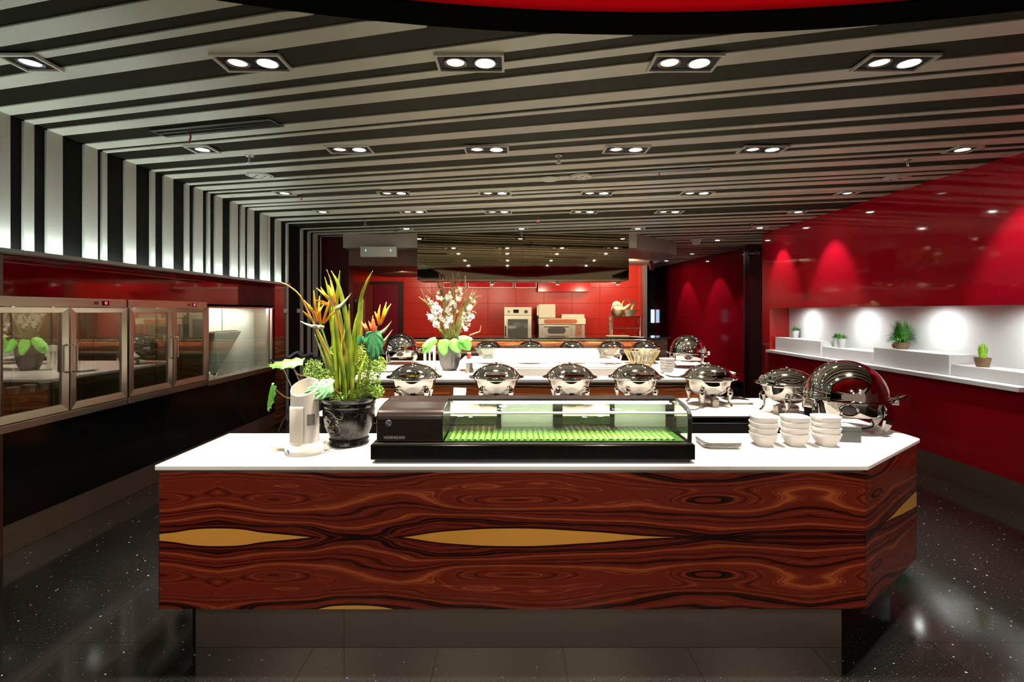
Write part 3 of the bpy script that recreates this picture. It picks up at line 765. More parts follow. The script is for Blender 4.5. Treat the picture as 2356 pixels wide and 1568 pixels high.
# ================================================================== REFRIGERATED CASES, left wall
def fridge(y0, y1, label, dcol):
    t = thing('display_fridge', label, 'display fridge', (XL, y0, 0), 0, 'steel display fridges')
    L = y1-y0; Z0, Z1 = .82, 1.72; D = .26
    box(-D, -.015, 0, L, Z1-.02, Z1).build('top_panel', steel, t)
    box(-D, -.015, 0, L, Z0, Z0+.03).build('floor_panel', steel, t)
    box(-D, -D+.01, 0, L, Z0+.03, Z1-.02).build('back_panel', simple('fridge_inner_back', (.20, .13, .08), .5), t)
    for a in (0, L-.02): box(-D+.01, -.016, a, a+.02, Z0+.03, Z1-.02).build('side_panel', simple('fridge_inner_side', (.25, .22, .17), .4, .5), t)
    box(-.015, .012, .004, L-.004, Z1-.065, Z1+.002).build('header_panel', steel, t, bevel=.002)
    box(-.02, .02, .002, L-.002, Z0-.004, Z0+.048).build('sill_panel', steel, t, bevel=.003)
    cy = L*.80
    c = box(.012, .015, cy-.035, cy+.035, Z1-.052, Z1-.014).build('control_panel', black_gloss, t)
    text('12', .030, led_red, c, (.0158, cy, Z1-.033), (PI/2, 0, PI/2))
    box(.012, .016, cy-.11, cy-.075, Z1-.045, Z1-.02).build('switch', simple('dark_red_switch', (.25, .01, .02), .3), t)
    h = L/2
    for i in range(2):
        a = i*h+.008; b = (i+1)*h-.008; zb, zt = Z0+.055, Z1-.072
        w = .055
        ring = MB(); O = [(a, zb), (b, zb), (b, zt), (a, zt)]; I = [(a+w, zb+w), (b-w, zb+w), (b-w, zt-w*.7), (a+w, zt-w*.7)]
        vs = [(x, y, z) for x in (-.010, .022) for y, z in O]+[(x, y, z) for x in (-.010, .016) for y, z in I]
        fs = []
        for q in range(4):
            j = (q+1) % 4
            fs += [(4+q, 4+j, 12+j, 12+q), (q, 8+q, 8+j, j), (q, j, 4+j, 4+q), (8+q, 12+q, 12+j, 8+j)]
        d = ring.add(vs, fs).build('door', steel, t, bevel=.002)
        box(.002, .006, a+w-.004, b-w+.004, zb+w-.004, zt-w*.7+.004).build('door_glass', fridge_glass, d)
        hy = b-.020 if i == 0 else a+.020
        MB().tube([(.022, hy, 1.37), (.050, hy, 1.365), (.050, hy, 1.17), (.022, hy, 1.165)], .0075, 8).build('door_handle', steel, d, smooth=True)
    for z in (1.04, 1.32):
        box(-D+.012, -.03, .022, L-.022, z, z+.006).build('shelf', fridge_glass, t)
    for y_ in (.12, .40, h+.14, h+.40):
        if y_ < L-.05: box(-D+.0105, -D+.022, y_, y_+.022, Z0+.04, Z1-.05).build('shelf_track', rail_steel, t)
    fl_ = bpy.data.lights.new('fridge_fill_light', 'AREA'); fl_.energy = 3; fl_.shape = 'RECTANGLE'; fl_.size = L-.2; fl_.size_y = .03; fl_.color = (1, .9, .7)  # fill light added inside so the shelves and their contents show
    fo_ = bpy.data.objects.new('fridge_fill_light', fl_); COL.objects.link(fo_); fo_.location = (XL-.06, y0+L/2, Z1-.03); fo_.rotation_euler = (0, 0, PI/2)
    return t
fridge(3.285, 4.448, 'steel glass-door display fridge nearest the camera with a red digital readout', 0)
fridge(4.462, 5.62, 'steel glass-door display fridge between the near fridge and the open case', 0)
def cup(x, y, z, lab, g):
    o = MB().lathe([(0, 0), (.030, 0), (.040, .05), (.037, .05), (.028, .005), (0, .005)], 18).build('ramekin', porcelain, smooth=True, loc=(x, y, z)); tag(o, lab, 'bowl', g)
for i in range(5): cup(XL-.10, 3.42+i*.125, 1.0465, f'{ORD[i]} small white ramekin from the near end of the lower shelf, near fridge', 'ramekins in the near fridge')
for i in range(4): cup(XL-.10, 4.62+i*.13+(.12 if i > 2 else 0), 1.3265, f'{ORD[i]} small white ramekin from the near end of the upper shelf, second fridge', 'ramekins in the second fridge')
def block(x, y, z, lab, g):
    o = box(-.04, .04, -.035, .035, 0, .05).build('wrapped_food', cheese, bevel=.008, loc=(x, y, z)); tag(o, lab, 'food', g)
for i in range(3): block(XL-.10, 3.43+i*.085, .8505, f'{ORD[i]} yellow wrapped food block on the floor behind the near fridge first door', 'food blocks in the near fridge')
for i in range(2): block(XL-.09, 3.95+i*.10, .8505, f'{ORD[i]} yellow wrapped food block on the floor behind the near fridge second door', 'food blocks behind the second door')
for i in range(3): block(XL-.10, 4.78+i*.22, .8505, f'{ORD[i]} yellow wrapped food block on the floor of the second fridge', 'food blocks in the second fridge')
# open display case
oc = thing('open_display_case', 'bright steel display case with slanted inner panel at the end of the fridges', 'display case', (XL, 5.64, 0))
L = 1.54
box(-.26, -.25, 0, L, .83, 1.70).build('back_panel', simple('case_inner_steel', (.62, .64, .56), .3, .3), oc)
box(-.26, .012, 0, L, 1.675, 1.70).build('top_panel', steel, oc)
box(-.25, .02, 0, L, .80, .86).build('base_panel', steel, oc, bevel=.003)
box(-.26, .0, 0, .03, .86, 1.675).build('side_panel', steel, oc)
box(-.26, .0, L-.03, L, .86, 1.675).build('side_panel', steel, oc)
box(-.25, -.12, .03, .86, 1.365, 1.385).build('shelf', steel, oc)
MB().add([(-.245, .35, .90), (-.245, .9, 1.37), (-.245, .35, 1.37), (-.10, .35, .90), (-.10, .9, 1.37), (-.10, .35, 1.37)], [(0, 2, 1), (3, 4, 5), (0, 1, 4, 3), (1, 2, 5, 4), (0, 3, 5, 2)]).build('slanted_panel', simple('case_sheet_steel', (.36, .40, .32), .45, .2), oc)
box(-.249, -.244, .72, .727, 1.39, 1.67).build('seam', rail_steel, oc)
box(-.001, .004, .03, L-.16, .86, 1.675).build('front_glass', glass, oc)
box(-.01, .022, L-.17, L-.13, .86, 1.675).build('post', steel, oc)
box(-.01, .012, 0, L, 1.66, 1.70).build('front_rail_or_highlight', steel, oc)
l_ = bpy.data.lights.new('case_lamp', 'AREA'); l_.energy = 15; l_.shape = 'RECTANGLE'; l_.size = 1.3; l_.size_y = .05; l_.color = (1, 1, .9)
lo = bpy.data.objects.new('case_lamp', l_); COL.objects.link(lo); lo.location = (XL-.07, 5.64+.75, 1.665); lo.rotation_euler = (0, 0, PI/2)
for nm, y_, lab in (('serving_pan', 5.85, 'round steel pan with handle in the open display case'), ('serving_tongs', 6.25, 'steel tongs lying in the open display case')):
    if nm == 'serving_pan':
        t = thing(nm, lab, 'pan', (XL-.12, y_, .861))
        MB().lathe([(0, 0), (.08, 0), (.10, .06), (.095, .06), (.076, .004), (0, .004)], 24).build('bowl', chrome, t, smooth=True)
        MB().tube([(.09, .03, .055), (.06, .16, .08)], .007, 8).build('handle', chrome, t, smooth=True)
    else:
        t = thing(nm, lab, 'tongs', (XL-.10, y_, .863))
        for s_ in (-1, 1): MB().tube([(0, 0, .006), (.0, .12, .03+.01*s_), (.0+.02*s_, .24, .02)], .005, 8).build('arm', chrome, t, smooth=True)
# ================================================================== CHAFING DISHES
def round_chafer(label, group, loc, rz=0.):
    t = thing('chafing_dish', label, 'chafing dish', loc, rz, group)
    R = .195
    # bowl, from foot line up to the rim (z above the counter)
    MB().lathe([(0, .074), (.06, .076), (.09, .086), (.118, .104), (.143, .134), (.158, .168), (.168, .200), (.178, .204), (.178, .210), (0, .206)], 48).build('water_pan', chrome, t, smooth=True)
    lid = MB().lathe([(R+.016, .212), (R+.018, .217), (R+.004, .222), (.180, .232), (.165, .252), (.135, .280), (.095, .300), (.05, .312), (0, .315)], 48).build('lid', chrome, t, smooth=True)
    MB().lathe([(0, .314), (.011, .315), (.008, .320), (.011, .324), (.007, .328), (0, .329)], 14).build('knob', chrome, lid, smooth=True)
    # hinged lid grip facing the guests
    g = MB().prismX([(-.188, .232), (-.182, .250), (-.158, .272), (-.150, .268), (-.172, .246)], -.072, .072).build('lid_handle', chrome, lid, bevel=.003)
    for x in (-.04, .04): MB().sphere((x, -.172, .264), .007, 6).build('bolt', chrome, g, smooth=True)
    MB().lathe([(.162, .196), (.176, .198), (.182, .206), (.176, .212), (.164, .210)], 40).build('rim', chrome, t, smooth=True)
    for k in range(4):
        a = PI/4+k*PI/2
        c, s = math.cos(a), math.sin(a)
        path = spline([(.150, 0, .150), (.158, 0, .120), (.150, 0, .070), (.152, 0, .034), (.172, 0, .011)], 5)
        pts = [(p.x*c, p.x*s, p.z) for p in path]; n = len(pts)
        MB().tube(pts, .012, 8, rs=[.009+.012*math.exp(-((i/(n-1)-.28)/.25)**2) for i in range(n)]).build('leg', chrome, t, smooth=True)
    MB().lathe([(0, .028), (.075, .030), (.078, .048), (.070, .06), (0, .062)], 24).build('heater', rail_steel, t, smooth=True)
    box(-.022, .026, -.105, -.06, .002, .062).build('burner_box', simple('dark_steel', (.15, .14, .12), .2, 1.), t, bevel=.002)
    for s_ in (-1, 1):
        MB().tube(spline([(s_*.174, -.03, .205), (s_*.20, -.03, .216), (s_*.208, 0, .216), (s_*.20, .03, .216), (s_*.174, .03, .205)], 4), .006, 8).build('side_handle', chrome, t, smooth=True)
    return t
c0 = round_chafer('first round steel chafing dish from the tall potted flowers, behind the glass showcase', 'round chafers along the ring counter', (-.762, 3.97, FZ+.001))
lab = ['', 'second round steel chafing dish from the tall potted flowers, behind the glass showcase',
       'middle round steel chafing dish of the five behind the glass showcase', 'fourth round steel chafing dish, behind the right part of the glass showcase',
       'round steel chafing dish standing clear beyond the right end of the glass showcase']
for i, (x, y) in enumerate([(0, 0), (-.127, 3.97), (.44, 3.97), (.95, 3.97), (1.50, 3.93)]):
    if i: dup(c0, (x, y, FZ+.001), [0, 0, .08, .14, .12][i], lab[i])
dup(c0, (1.935, 3.62, FZ+.001), -1.25, 'round steel chafing dish partly behind the large roll-top chafer', 'round chafers along the ring counter')
for i, x in enumerate([-.40, .10, .62, 1.31-.18, 1.74]):
    dup(c0, (x*1.0+[.06, .15, .20, .24, .10][i], 7.15, FZ+.001), PI, f'{ORD[i]} round steel chafing dish from the orchid pot in the far row before the bar', 'round chafers in the far row')
def rolltop(label, group, loc, rz=0.):
    t = thing('roll_top_chafing_dish', label, 'chafing dish', loc, rz, group)
    R = .235
    MB().lathe([(0, .095), (R-.03, .098), (R-.004, .105), (R, .112), (R, .180), (R+.012, .184), (R+.012, .190), (0, .186)], 56).build('water_pan', chrome, t, smooth=True)
    lid = MB().lathe([(R-.006, .191)]+[((R-.008)*math.cos(a*PI/2/14), .195+(R-.008)*.98*math.sin(a*PI/2/14)) for a in range(15)], 56).build('roll_top_lid', chrome, t, smooth=True)
    b = MB().lathe([(0, 0), (.034, .002), (.040, .006), (.044, .004), (.044, 0)], 24, sx=1.2, sy=.8).build('oval_badge', chrome, t, smooth=True); b.location = (0, -R-.001, .146); b.rotation_euler = (PI/2, 0, 0)
    MB().lathe([(0, .0065), (.030, .0065)], 20, sx=1.2, sy=.8).build('badge_face', simple('badge_dark', (.05, .04, .045), .2, .6), b)
    h = MB().tube(spline([(R+.004, -.04, .19), (R+.03, -.045, .205), (R+.06, -.02, .215), (R+.085, 0, .213), (R+.06, .02, .215), (R+.03, .045, .205), (R+.004, .04, .19)], 4), .008, 8).build('handle', chrome, t, smooth=True)
    box(R-.01, R+.035, -.03, .03, .165, .20).build('hinge_block', chrome, t, bevel=.006)
    MB().tube(spline([(-R-.004, -.03, .19), (-R-.03, -.03, .2), (-R-.03, .03, .2), (-R-.004, .03, .19)], 4), .007, 8).build('handle', chrome, t, smooth=True)
    for k in range(4):
        a = PI/4+k*PI/2+(.10 if k % 2 else -.10)
        c, s = math.cos(a), math.sin(a)
        prof = spline([(R+.010, 0, .185), (R+.022, 0, .15), (R+.016, 0, .085), (R-.004, 0, .035), (R-.038, 0, .002)], 6); n = len(prof); vs = []; fs = []
        for i, p in enumerate(prof):
            w = .020+.014*math.sin(PI*min(1, i/(n-1)*1.05)); th = .007
            for dr, dw in ((-th, -w), (th, -w), (th, w), (-th, w)):
                r = p.x+dr; vs.append((r*c-dw*s, r*s+dw*c, p.z))
        for i in range(n-1):
            for j in range(4): fs.append((4*i+j, 4*i+(j+1) % 4, 4*i+4+(j+1) % 4, 4*i+4+j))
        fs += [(3, 2, 1, 0), (4*n-4, 4*n-3, 4*n-2, 4*n-1)]
        MB().add(vs, fs).build('leg', chrome, t, smooth=True)
    MB().lathe([(0, .0705), (.09, .072), (.09, .094), (0, .094)], 24).build('heater_plate', simple('dark_steel', (.15, .14, .12), .2, 1.), t)
    return t
r0 = rolltop('large steel roll-top chafing dish at the right corner of the front counter', 'roll-top chafers', (2.055, 3.17, FZ+.001), -.50)
dup(r0, (-1.55, 7.1, FZ+.001), .15, 'steel roll-top chafing dish on the middle counter, left of the orchid pot')
dup(r0, (2.26, 6.62, FZ+.001), -.30, 'steel roll-top chafing dish on the middle counter beside the red corridor wall')
cab = MB().tube(spline([(2.13, 3.28, 1.0), (2.21, 3.24, .98), (2.23, 3.17, .92), (2.12, 3.12, .907), (1.98, 3.14, .907)], 8), .005, 8).build('power_cord', rubber, smooth=True)
tag(cab, 'black power cord looping under the large roll-top chafing dish', 'cord', 'black cords')
cab = MB().tube(spline([(1.44, 3.83, .93), (1.40, 3.78, .93), (1.34, 3.745, .906), (1.24, 3.73, .906)], 8), .0045, 8).build('power_cord', rubber, smooth=True)
tag(cab, 'black power cord of the round chafing dish right of the glass showcase', 'cord', 'black cords')
cab = MB().tube(spline([(1.90, 3.47, .93), (1.93, 3.38, .92), (1.96, 3.28, .906), (1.93, 3.15, .906)], 8), .0045, 8).build('power_cord', rubber, smooth=True)
tag(cab, 'black power cord of the chafing dish behind the roll-top one', 'cord', 'black cords')

# ================================================================== GLASS SHOWCASE
sc_ = thing('sushi_showcase', 'long black refrigerated countertop showcase with curved glass and green corrugated mats', 'showcase', (.095, 2.60, FZ))
hx = .772
box(-hx, hx, -.166, .166, .014, .088).build('base', black_gloss, sc_, bevel=.005)
box(-hx+.02, hx-.02, -.150, .150, 0, .014).build('foot', rubber, sc_)
box(-hx+.01, hx-.01, -.162, -.150, .0885, .094).build('base_trim', rail_steel, sc_)
prof = [(-.142, .092), (-.146, .205), (-.142, .226), (-.128, .242), (-.10, .250), (.0, .262), (.160, .268), (.160, .092)]
x1 = -.430
MB().prismX(prof, -hx+.022, x1).build('machine_housing', brown_case, sc_, bevel=.008, seg=3)
bd = text('HOSHIZAKI', .017, simple('badge_letters', (.75, .72, .66), .3, .6), sc_, (-.662, -.1462, .1165), (PI/2, 0, 0), sx=1.15, bold=.0004)
box(-.712, -.612, -.1459, -.1445, .107, .126).build('name_badge', simple('badge_plate', (.06, .055, .055), .3, .5), sc_)
rb = MB().lathe([(0, .002), (.014, .002), (.016, 0)], 20).build('round_emblem', simple('blue_silver_emblem', (.20, .30, .36), .25, .7), sc_, smooth=True); rb.location = (-.690, -.1465, .185); rb.rotation_euler = (PI/2, 0, 0)
for k in range(5):
    a = k*2*PI/5+.3
    MB().tube([(.003*math.cos(a), .003*math.sin(a), .0025), (.011*math.cos(a), .011*math.sin(a), .0025)], .0014, 6).build('emblem_ray', chrome, rb)
# right end frame
def strip(prof_, x0, x1, th):
    n = len(prof_); vs = []; fs = []
    inn = []
    for i, (y, z) in enumerate(prof_):
        a = Vector(prof_[max(i-1, 0)]); b = Vector(prof_[min(i+1, n-1)]); d = (b-a).normalized()
        inn.append((y+d.y*th, z-d.x*th))
    for x in (x0, x1):
        vs += [(x, y, z) for y, z in prof_]+[(x, y, z) for y, z in inn]
    m = 2*n
    for i in range(n-1):
        fs += [(i, i+1, m+i+1, m+i), (n+i, m+n+i, m+n+i+1, n+i+1), (i, n+i, n+i+1, i+1), (m+i, m+i+1, m+n+i+1, m+n+i)]
    fs += [(0, m, m+n, n), (n-1, 2*n-1, m+2*n-1, m+n-1)]
    return MB().add(vs, fs)
ep = [(-.148, .092), (-.152, .207), (-.147, .229), (-.131, .246), (-.10, .255), (.0, .266), (.06, .270)]
strip(ep, hx-.030, hx-.010, .014).build('end_frame', rubber, sc_, bevel=.003)
box(hx-.022, hx-.018, -.135, .150, .092, .245).build('end_glass', green_glass, sc_)
box(hx-.030, hx-.010, .150, .162, .092, .262).build('end_post', rubber, sc_)
box(x1+.001, hx-.010, .055, .160, .256, .270).build('top_panel', black_metal, sc_, bevel=.003)
gp = [(-.142, .094), (-.146, .203), (-.142, .224), (-.128, .240), (-.10, .249), (.0, .260), (.056, .264)]
strip(gp, x1+.002, hx-.031, .004).build('curved_glass', green_glass, sc_, smooth=True)
MB().tube([(x1+.003, -.134, .232), (hx-.032, -.134, .232)], .006, 8).build('front_rail_or_highlight', simple('bend_highlight', (.85, .85, .80), .45, .6), sc_, smooth=True)  # pale bar put in as the bright highlight along the glass bend
MB().tube([(x1+.02, .09, .244), (hx-.05, .09, .244)], .007, 8).build('fill_tube', simple('case_fill_glow', (1, 1, .95), .4, em=(1, 1, .92), es=12), sc_, smooth=True)  # glowing tube added to brighten the showcase interior
# rear side: rails, posts, doors
box(x1+.004, hx-.032, .146, .158, .094, .102).build('rear_rail', rail_steel, sc_)
box(x1+.004, hx-.032, .146, .158, .232, .248).build('rear_rail', rail_steel, sc_)
Yr = 2.75
def cx_(px): return at(px, 960, Yr).x-.095
for a, b in ((1143, 1153), (1272, 1294), (1403, 1413), (1531, 1550)):
    box(cx_(a), cx_(b), .140, .158, .102, .232).build('rear_post', rubber, sc_)
for a, b, m in ((1032, 1143, glass), (1153, 1272, frost), (1294, 1403, glass), (1413, 1531, frost)):
    box(cx_(a), cx_(b), .149, .153, .1025, .2315).build('rear_door', m, sc_)
# corrugated mats
def corr(x0, x1, y0, y1, z0, z1, label=None):
    n = int((x1-x0)/.0038); vs = []; fs = []
    for i in range(n+1):
        x = x0+(x1-x0)*i/n; dz = .0040*math.sin(2*PI*(x-x0)/.030)
        vs += [(x, y0, z0+dz), (x, y1, z1+dz)]
    for i in range(n): fs.append((2*i, 2*i+2, 2*i+3, 2*i+1))
    return MB().add(vs, fs)
for i, (a, b) in enumerate([(-.405, .03), (.035, .37), (.375, .70)]):
    corr(a, b, -.125+.003*i, .125, .1005, .1005).build('green_mat', green_mat_m, sc_, smooth=True, solid=.002)
    box(a, b, -.128+.003*i, -.100, .0945, .0955).build('mat_lip', green_mat_m, sc_)
corr(-.40, .69, -.05, .130, .112, .114).build('clear_corrugated_tray', glass, sc_, smooth=True)
box(x1+.006, hx-.04, -.135, .140, .0945, .0985).build('tray_floor', simple('dark_green_tray', (.05, .14, .03), .3), sc_)

# ================================================================== BLACK POT with bird-of-paradise arrangement
def leaf_surface(w, l, lobes=9, cup=.15, ruffle=.12, n=28, heart=.25, m=7):
    # a round or heart-shaped leaf, base at the origin, tip towards +y
    vs = [(0, 0, 0)]; fs = []
    for r in range(1, m+1):
        f = r/m
        for j in range(n):
            a = 2*PI*j/n; base = 1+(.055*math.cos(lobes*a) if lobes else 0)
            x = math.sin(a)*w*f*base; y = (-math.cos(a)*.5+.5-0.12)*l*f*base
            d = min(a, 2*PI-a)
            if d < .7: y += heart*l*f*(.7-d)
            tipw = max(0, math.cos(a-PI)); x *= 1-.25*tipw
            z = -cup*w*f*f+ruffle*w*.5*f*math.sin(a*lobes)*f+.02*w*math.cos(2*a)
            vs.append((x, y, z))
    for j in range(n): fs.append((0, 1+j, 1+(j+1) % n))
    for r in range(1, m):
        for j in range(n):
            a = 1+(r-1)*n+j; b = 1+(r-1)*n+(j+1) % n; fs.append((a, a+n, b+n, b))
    return MB().add(vs, fs)
def leaf(parent, loc, rot, w, l, mat, **kw):
    o = leaf_surface(w, l, **kw).build('leaf', mat, parent, smooth=True, solid=.001); o.location = loc; o.rotation_euler = rot; return o
def face_rot(normal, tip):
    z = Vector(normal).normalized(); y = Vector(tip); y = (y-z*y.dot(z)).normalized(); x = y.cross(z)
    return Matrix((x, y, z)).transposed().to_euler()
PX, PY = -.893, 2.80
pot = thing('flower_arrangement', 'black glazed pot with silver scrollwork holding orange bird-of-paradise flowers and sword leaves', 'flower arrangement', (PX, PY, FZ))
MB().lathe([(0, 0), (.102, 0), (.106, .008), (.102, .018), (.100, .026), (.106, .032), (.098, .040), (.108, .062), (.128, .105), (.137, .150), (.138, .185), (.134, .205), (.138, .212), (.140, .222), (.136, .230), (.150, .242), (.154, .252), (.146, .255), (.130, .245), (.125, .22), (0, .22)], 56).build('pot', pot_glaze, pot, smooth=True)
def on_pot(a, z):
    tab = [(.06, .108), (.105, .128), (.150, .137), (.185, .138), (.205, .135)]
    r = tab[0][1]
    for (z0, a0), (z1, a1) in zip(tab, tab[1:]):
        if z0 <= z <= z1: r = a0+(a1-a0)*(z-z0)/(z1-z0)
        elif z > z1: r = a1
    r += .0015; return Vector((r*math.cos(a), r*math.sin(a), z))
def scroll(pts, r=.002): MB().tube(spline([on_pot(math.radians(a), z) for a, z in pts], 6), r, 6, flat=.5).build('scroll', pot_silver, pot, smooth=True)
A0 = 218
scroll([(A0+10, .198), (A0+24, .195), (A0+36, .18), (A0+42, .165), (A0+52, .160), (A0+56, .170), (A0+50, .174)], .0026)
scroll([(A0+40, .150), (A0+46, .140), (A0+40, .130), (A0+46, .12), (A0+48, .10), (A0+42, .085), (A0+30, .075), (A0+16, .07)], .0026)
scroll([(A0+30, .165), (A0+36, .172), (A0+42, .166), (A0+38, .158)], .0018)
scroll([(A0+5, .10), (A0+15, .12), (A0+25, .115), (A0+33, .125), (A0+30, .105), (A0+20, .10), (A0+10, .085)], .0022)
scroll([(A0+12, .15), (A0+20, .155), (A0+26, .145), (A0+22, .135), (A0+14, .138), (A0+12, .15)], .0022)
for a, z, r in ((A0+8, .140, .016), (A0+16, .128, .012), (A0+10, .112, .011), (A0+22, .092, .009), (A0+14, .160, .010), (A0+30, .09, .007), (A0+44, .15, .006)):
    c = on_pot(math.radians(a), z)
    vs = [c]; fs = []; ca = math.radians(a)
    nrm = Vector((math.cos(ca), math.sin(ca), 0)); u = Vector((-math.sin(ca), math.cos(ca), 0)); n_ = 20
    for j in range(n_):
        q = 2*PI*j/n_; rr = r*(1+.32*math.cos(5*q))
        vs.append(on_pot(ca+rr*math.cos(q)/.136, z+rr*math.sin(q)))
    MB().add([tuple(v+nrm*.0012) for v in vs], [(0, 1+j, 1+(j+1) % n_) for j in range(n_)]).build('blossom_decor', pot_silver, pot)
MB().lathe([(0, .232), (.08, .240), (.128, .226)], 24).build('soil', simple('moss_soil', (.02, .05, .01), .9), pot, smooth=True)
def L(px, py, dy=0.): # local point in the arrangement from a pixel at the pot's depth
    p = at(px, py, PY+dy); return p-Vector((PX, PY, FZ))
def sword(pts, w, mat, side=(1, .3, 0), fold=.3):
    MB().blade(spline([L(*p) for p in pts], 8), lambda t: w*min(1, .45+t*2.2)*(1-t**3.)*1.0+.0006, side, fold).build('sword_leaf', mat, pot, smooth=True, solid=.0012)
sword([(790, 915, 0), (760, 820, -.01), (715, 730, -.02), (690, 680, -.03), (660, 655, -.04), (633, 645, -.05)], .005, blade_tip)
sword([(800, 920, -.03), (790, 830, -.03), (778, 740, -.03), (765, 660, -.03), (752, 620, -.03)], .008, blade_tip)
sword([(812, 920, -.05), (808, 830, -.05), (798, 740, -.05), (780, 660, -.05), (762, 622, -.05)], .015, blade_mat)
sword([(796, 922, -.06), (790, 860, -.07), (780, 800, -.07), (772, 740, -.07), (766, 690, -.06)], .012, blade_mat)
sword([(806, 922, -.03), (815, 850, -.03), (824, 760, -.03), (830, 690, -.02), (843, 650, -.02), (858, 622, -.01)], .011, blade_mat)
sword([(786, 918, 0), (765, 850, 0), (745, 790, 0), (725, 750, 0)], .016, blade_mat)
sword([(780, 916, .02), (768, 830, .02), (770, 740, .02), (778, 660, .02), (782, 622, .02)], .012, blade_mat)
sword([(800, 916, .04), (790, 820, .04), (782, 740, .04), (776, 690, .04)], .020, blade_mat)
sword([(788, 916, .01), (776, 830, .01), (764, 740, .01), (758, 680, .0), (747, 636, 0)], .014, blade_mat)
sword([(795, 916, .01), (770, 860, .01), (745, 800, 0), (722, 745, 0)], .010, blade_mat)
sword([(778, 914, 0), (758, 860, 0), (742, 815, 0), (724, 768, 0)], .009, olive_blade)
sword([(806, 916, .03), (812, 840, .03), (818, 760, .03), (822, 720, .03)], .02, blade_mat)
sword([(812, 918, -.02), (806, 850, -.02), (790, 790, -.03), (768, 715, -.04)], .010, blade_tip)
rs = random.Random(11)
for k in range(16):
    bx = rs.uniform(772, 828); tx = bx+rs.uniform(-62, 40)*(.4+.6*rs.random()); ty = rs.uniform(660, 800); dy = rs.uniform(-.06, .06)
    sword([(bx, 916, dy*.5), (bx+(tx-bx)*.25, 860, dy), (bx+(tx-bx)*.6, (860+ty)/2, dy), (tx, ty, dy)], rs.uniform(.006, .014), rs.choice([blade_mat, blade_mat, olive_blade, blade_tip]), (1, rs.uniform(-.8, .8), 0))
# dark stems
for pts in ([(830, 915, 0), (845, 860, 0), (858, 800, 0), (866, 750, 0)], [(838, 916, .02), (850, 850, .02), (862, 790, .02), (868, 760, .02)], [(790, 915, 0), (768, 840, .0), (745, 770, 0), (735, 740, 0)], [(795, 915, .02), (790, 840, .02), (785, 770, .02), (783, 720, .02)]):
    MB().tube(spline([L(*p) for p in pts], 6), .006, 8).build('stem', stem_mat, pot, smooth=True)
def bop(base, tip, petals, blue, petal_mat):
    b, tp = L(*base), L(*tip)
    n = 10; pts = [b.lerp(tp, i/n)+Vector((0, 0, -.012*math.sin(PI*i/n))) for i in range(n+1)]
    bl = MB().tube(pts, .01, 10, rs=[.0135*min(1, .45+i*.4)*(1-(i/n)**1.5)+.0012 for i in range(n+1)], flat=.7).build('spathe', spathe_mat, pot, smooth=True)
    for k, (a, c) in enumerate(petals):
        A_, B_ = L(*a), L(*c); mid = A_.lerp(B_, .5)+Vector((.004*(-1)**k, -.006, .004))
        MB().blade(spline([A_, mid, B_], 5), lambda t: .0062*math.sin(PI*min(1, .12+t*.88))+.0008, (1, .2*(-1)**k, .25), .35).build('petal', petal_mat, bl, smooth=True, solid=.0008)
    if blue:
        MB().blade([L(*blue[0]), L(*blue[0]).lerp(L(*blue[1]), .6), L(*blue[1])], lambda t: .004*(1-t)+.0006, (1, 0, .2), .2).build('petal', simple('violet_petal', (.30, .20, .34), .5), bl, solid=.0008)
bop((746, 752, -.07), (690, 738, -.09), [((738, 745, -.08), (700, 690, -.09)), ((736, 744, -.08), (722, 668, -.09)), ((728, 742, -.08), (712, 700, -.1)), ((740, 745, -.08), (735, 680, -.07)), ((742, 745, -.08), (758, 690, -.08)), ((726, 740, -.08), (697, 715, -.1)), ((744, 745, -.08), (770, 715, -.08)), ((730, 740, -.09), (745, 700, -.1))], ((728, 742, -.09), (720, 710, -.1)), orange_petal)
bop((770, 712, -.06), (808, 674, -.05), [((768, 700, -.07), (728, 662, -.08)), ((766, 700, -.07), (738, 660, -.07)), ((770, 700, -.07), (756, 655, -.06)), ((768, 702, -.07), (726, 690, -.08)), ((772, 700, -.06), (760, 645, -.05)), ((764, 704, -.07), (735, 698, -.09))], ((768, 702, -.08), (755, 680, -.08)), orange_petal)
bop((868, 770, -.03), (901, 738, -.03), [((872, 748, -.03), (862, 716, -.03)), ((873, 747, -.04), (875, 700, -.03)), ((875, 746, -.03), (889, 694, -.02)), ((877, 746, -.03), (900, 698, -.02)), ((873, 748, -.03), (868, 722, -.03))], ((876, 746, -.03), (895, 712, -.03)), orange_petal)
bop((864, 800, -.03), (903, 758, -.04), [((862, 780, -.04), (860, 733, -.04)), ((861, 775, -.04), (858, 725, -.03)), ((858, 772, -.05), (848, 738, -.05)), ((854, 772, -.05), (840, 742, -.05)), ((850, 772, -.05), (831, 740, -.05))], None, red_petal)
# large leaves
leaf(pot, L(766, 884, -.20), face_rot((-.25, -1, .75), (-1, -.15, -.12)), .060, .185, leaf_mottled, lobes=13, cup=.25, ruffle=.16, n=52)
leaf(pot, L(660, 828, -.10), face_rot((-.05, -.40, 1), (-1, -.25, .05)), .058, .20, leaf_bright, lobes=11, cup=.15, ruffle=.20, n=44).location = L(698, 828, -.10)
leaf(pot, L(626, 884, -.10), face_rot((-.75, -.75, .15), (-.35, 0, -1)), .040, .165, leaf_bright, lobes=11, cup=.35, ruffle=.24, n=44)
leaf(pot, L(858, 762, -.10), face_rot((.15, -1, .15), (.10, -.1, -1)), .050, .175, leaf_dark, lobes=9, cup=.15, ruffle=.12, n=44)
leaf(pot, L(830, 772, -.09), face_rot((-.3, -1, .2), (-.2, -.1, -1)), .022, .06, leaf_dark, lobes=7, cup=.3, ruffle=.1, n=28)
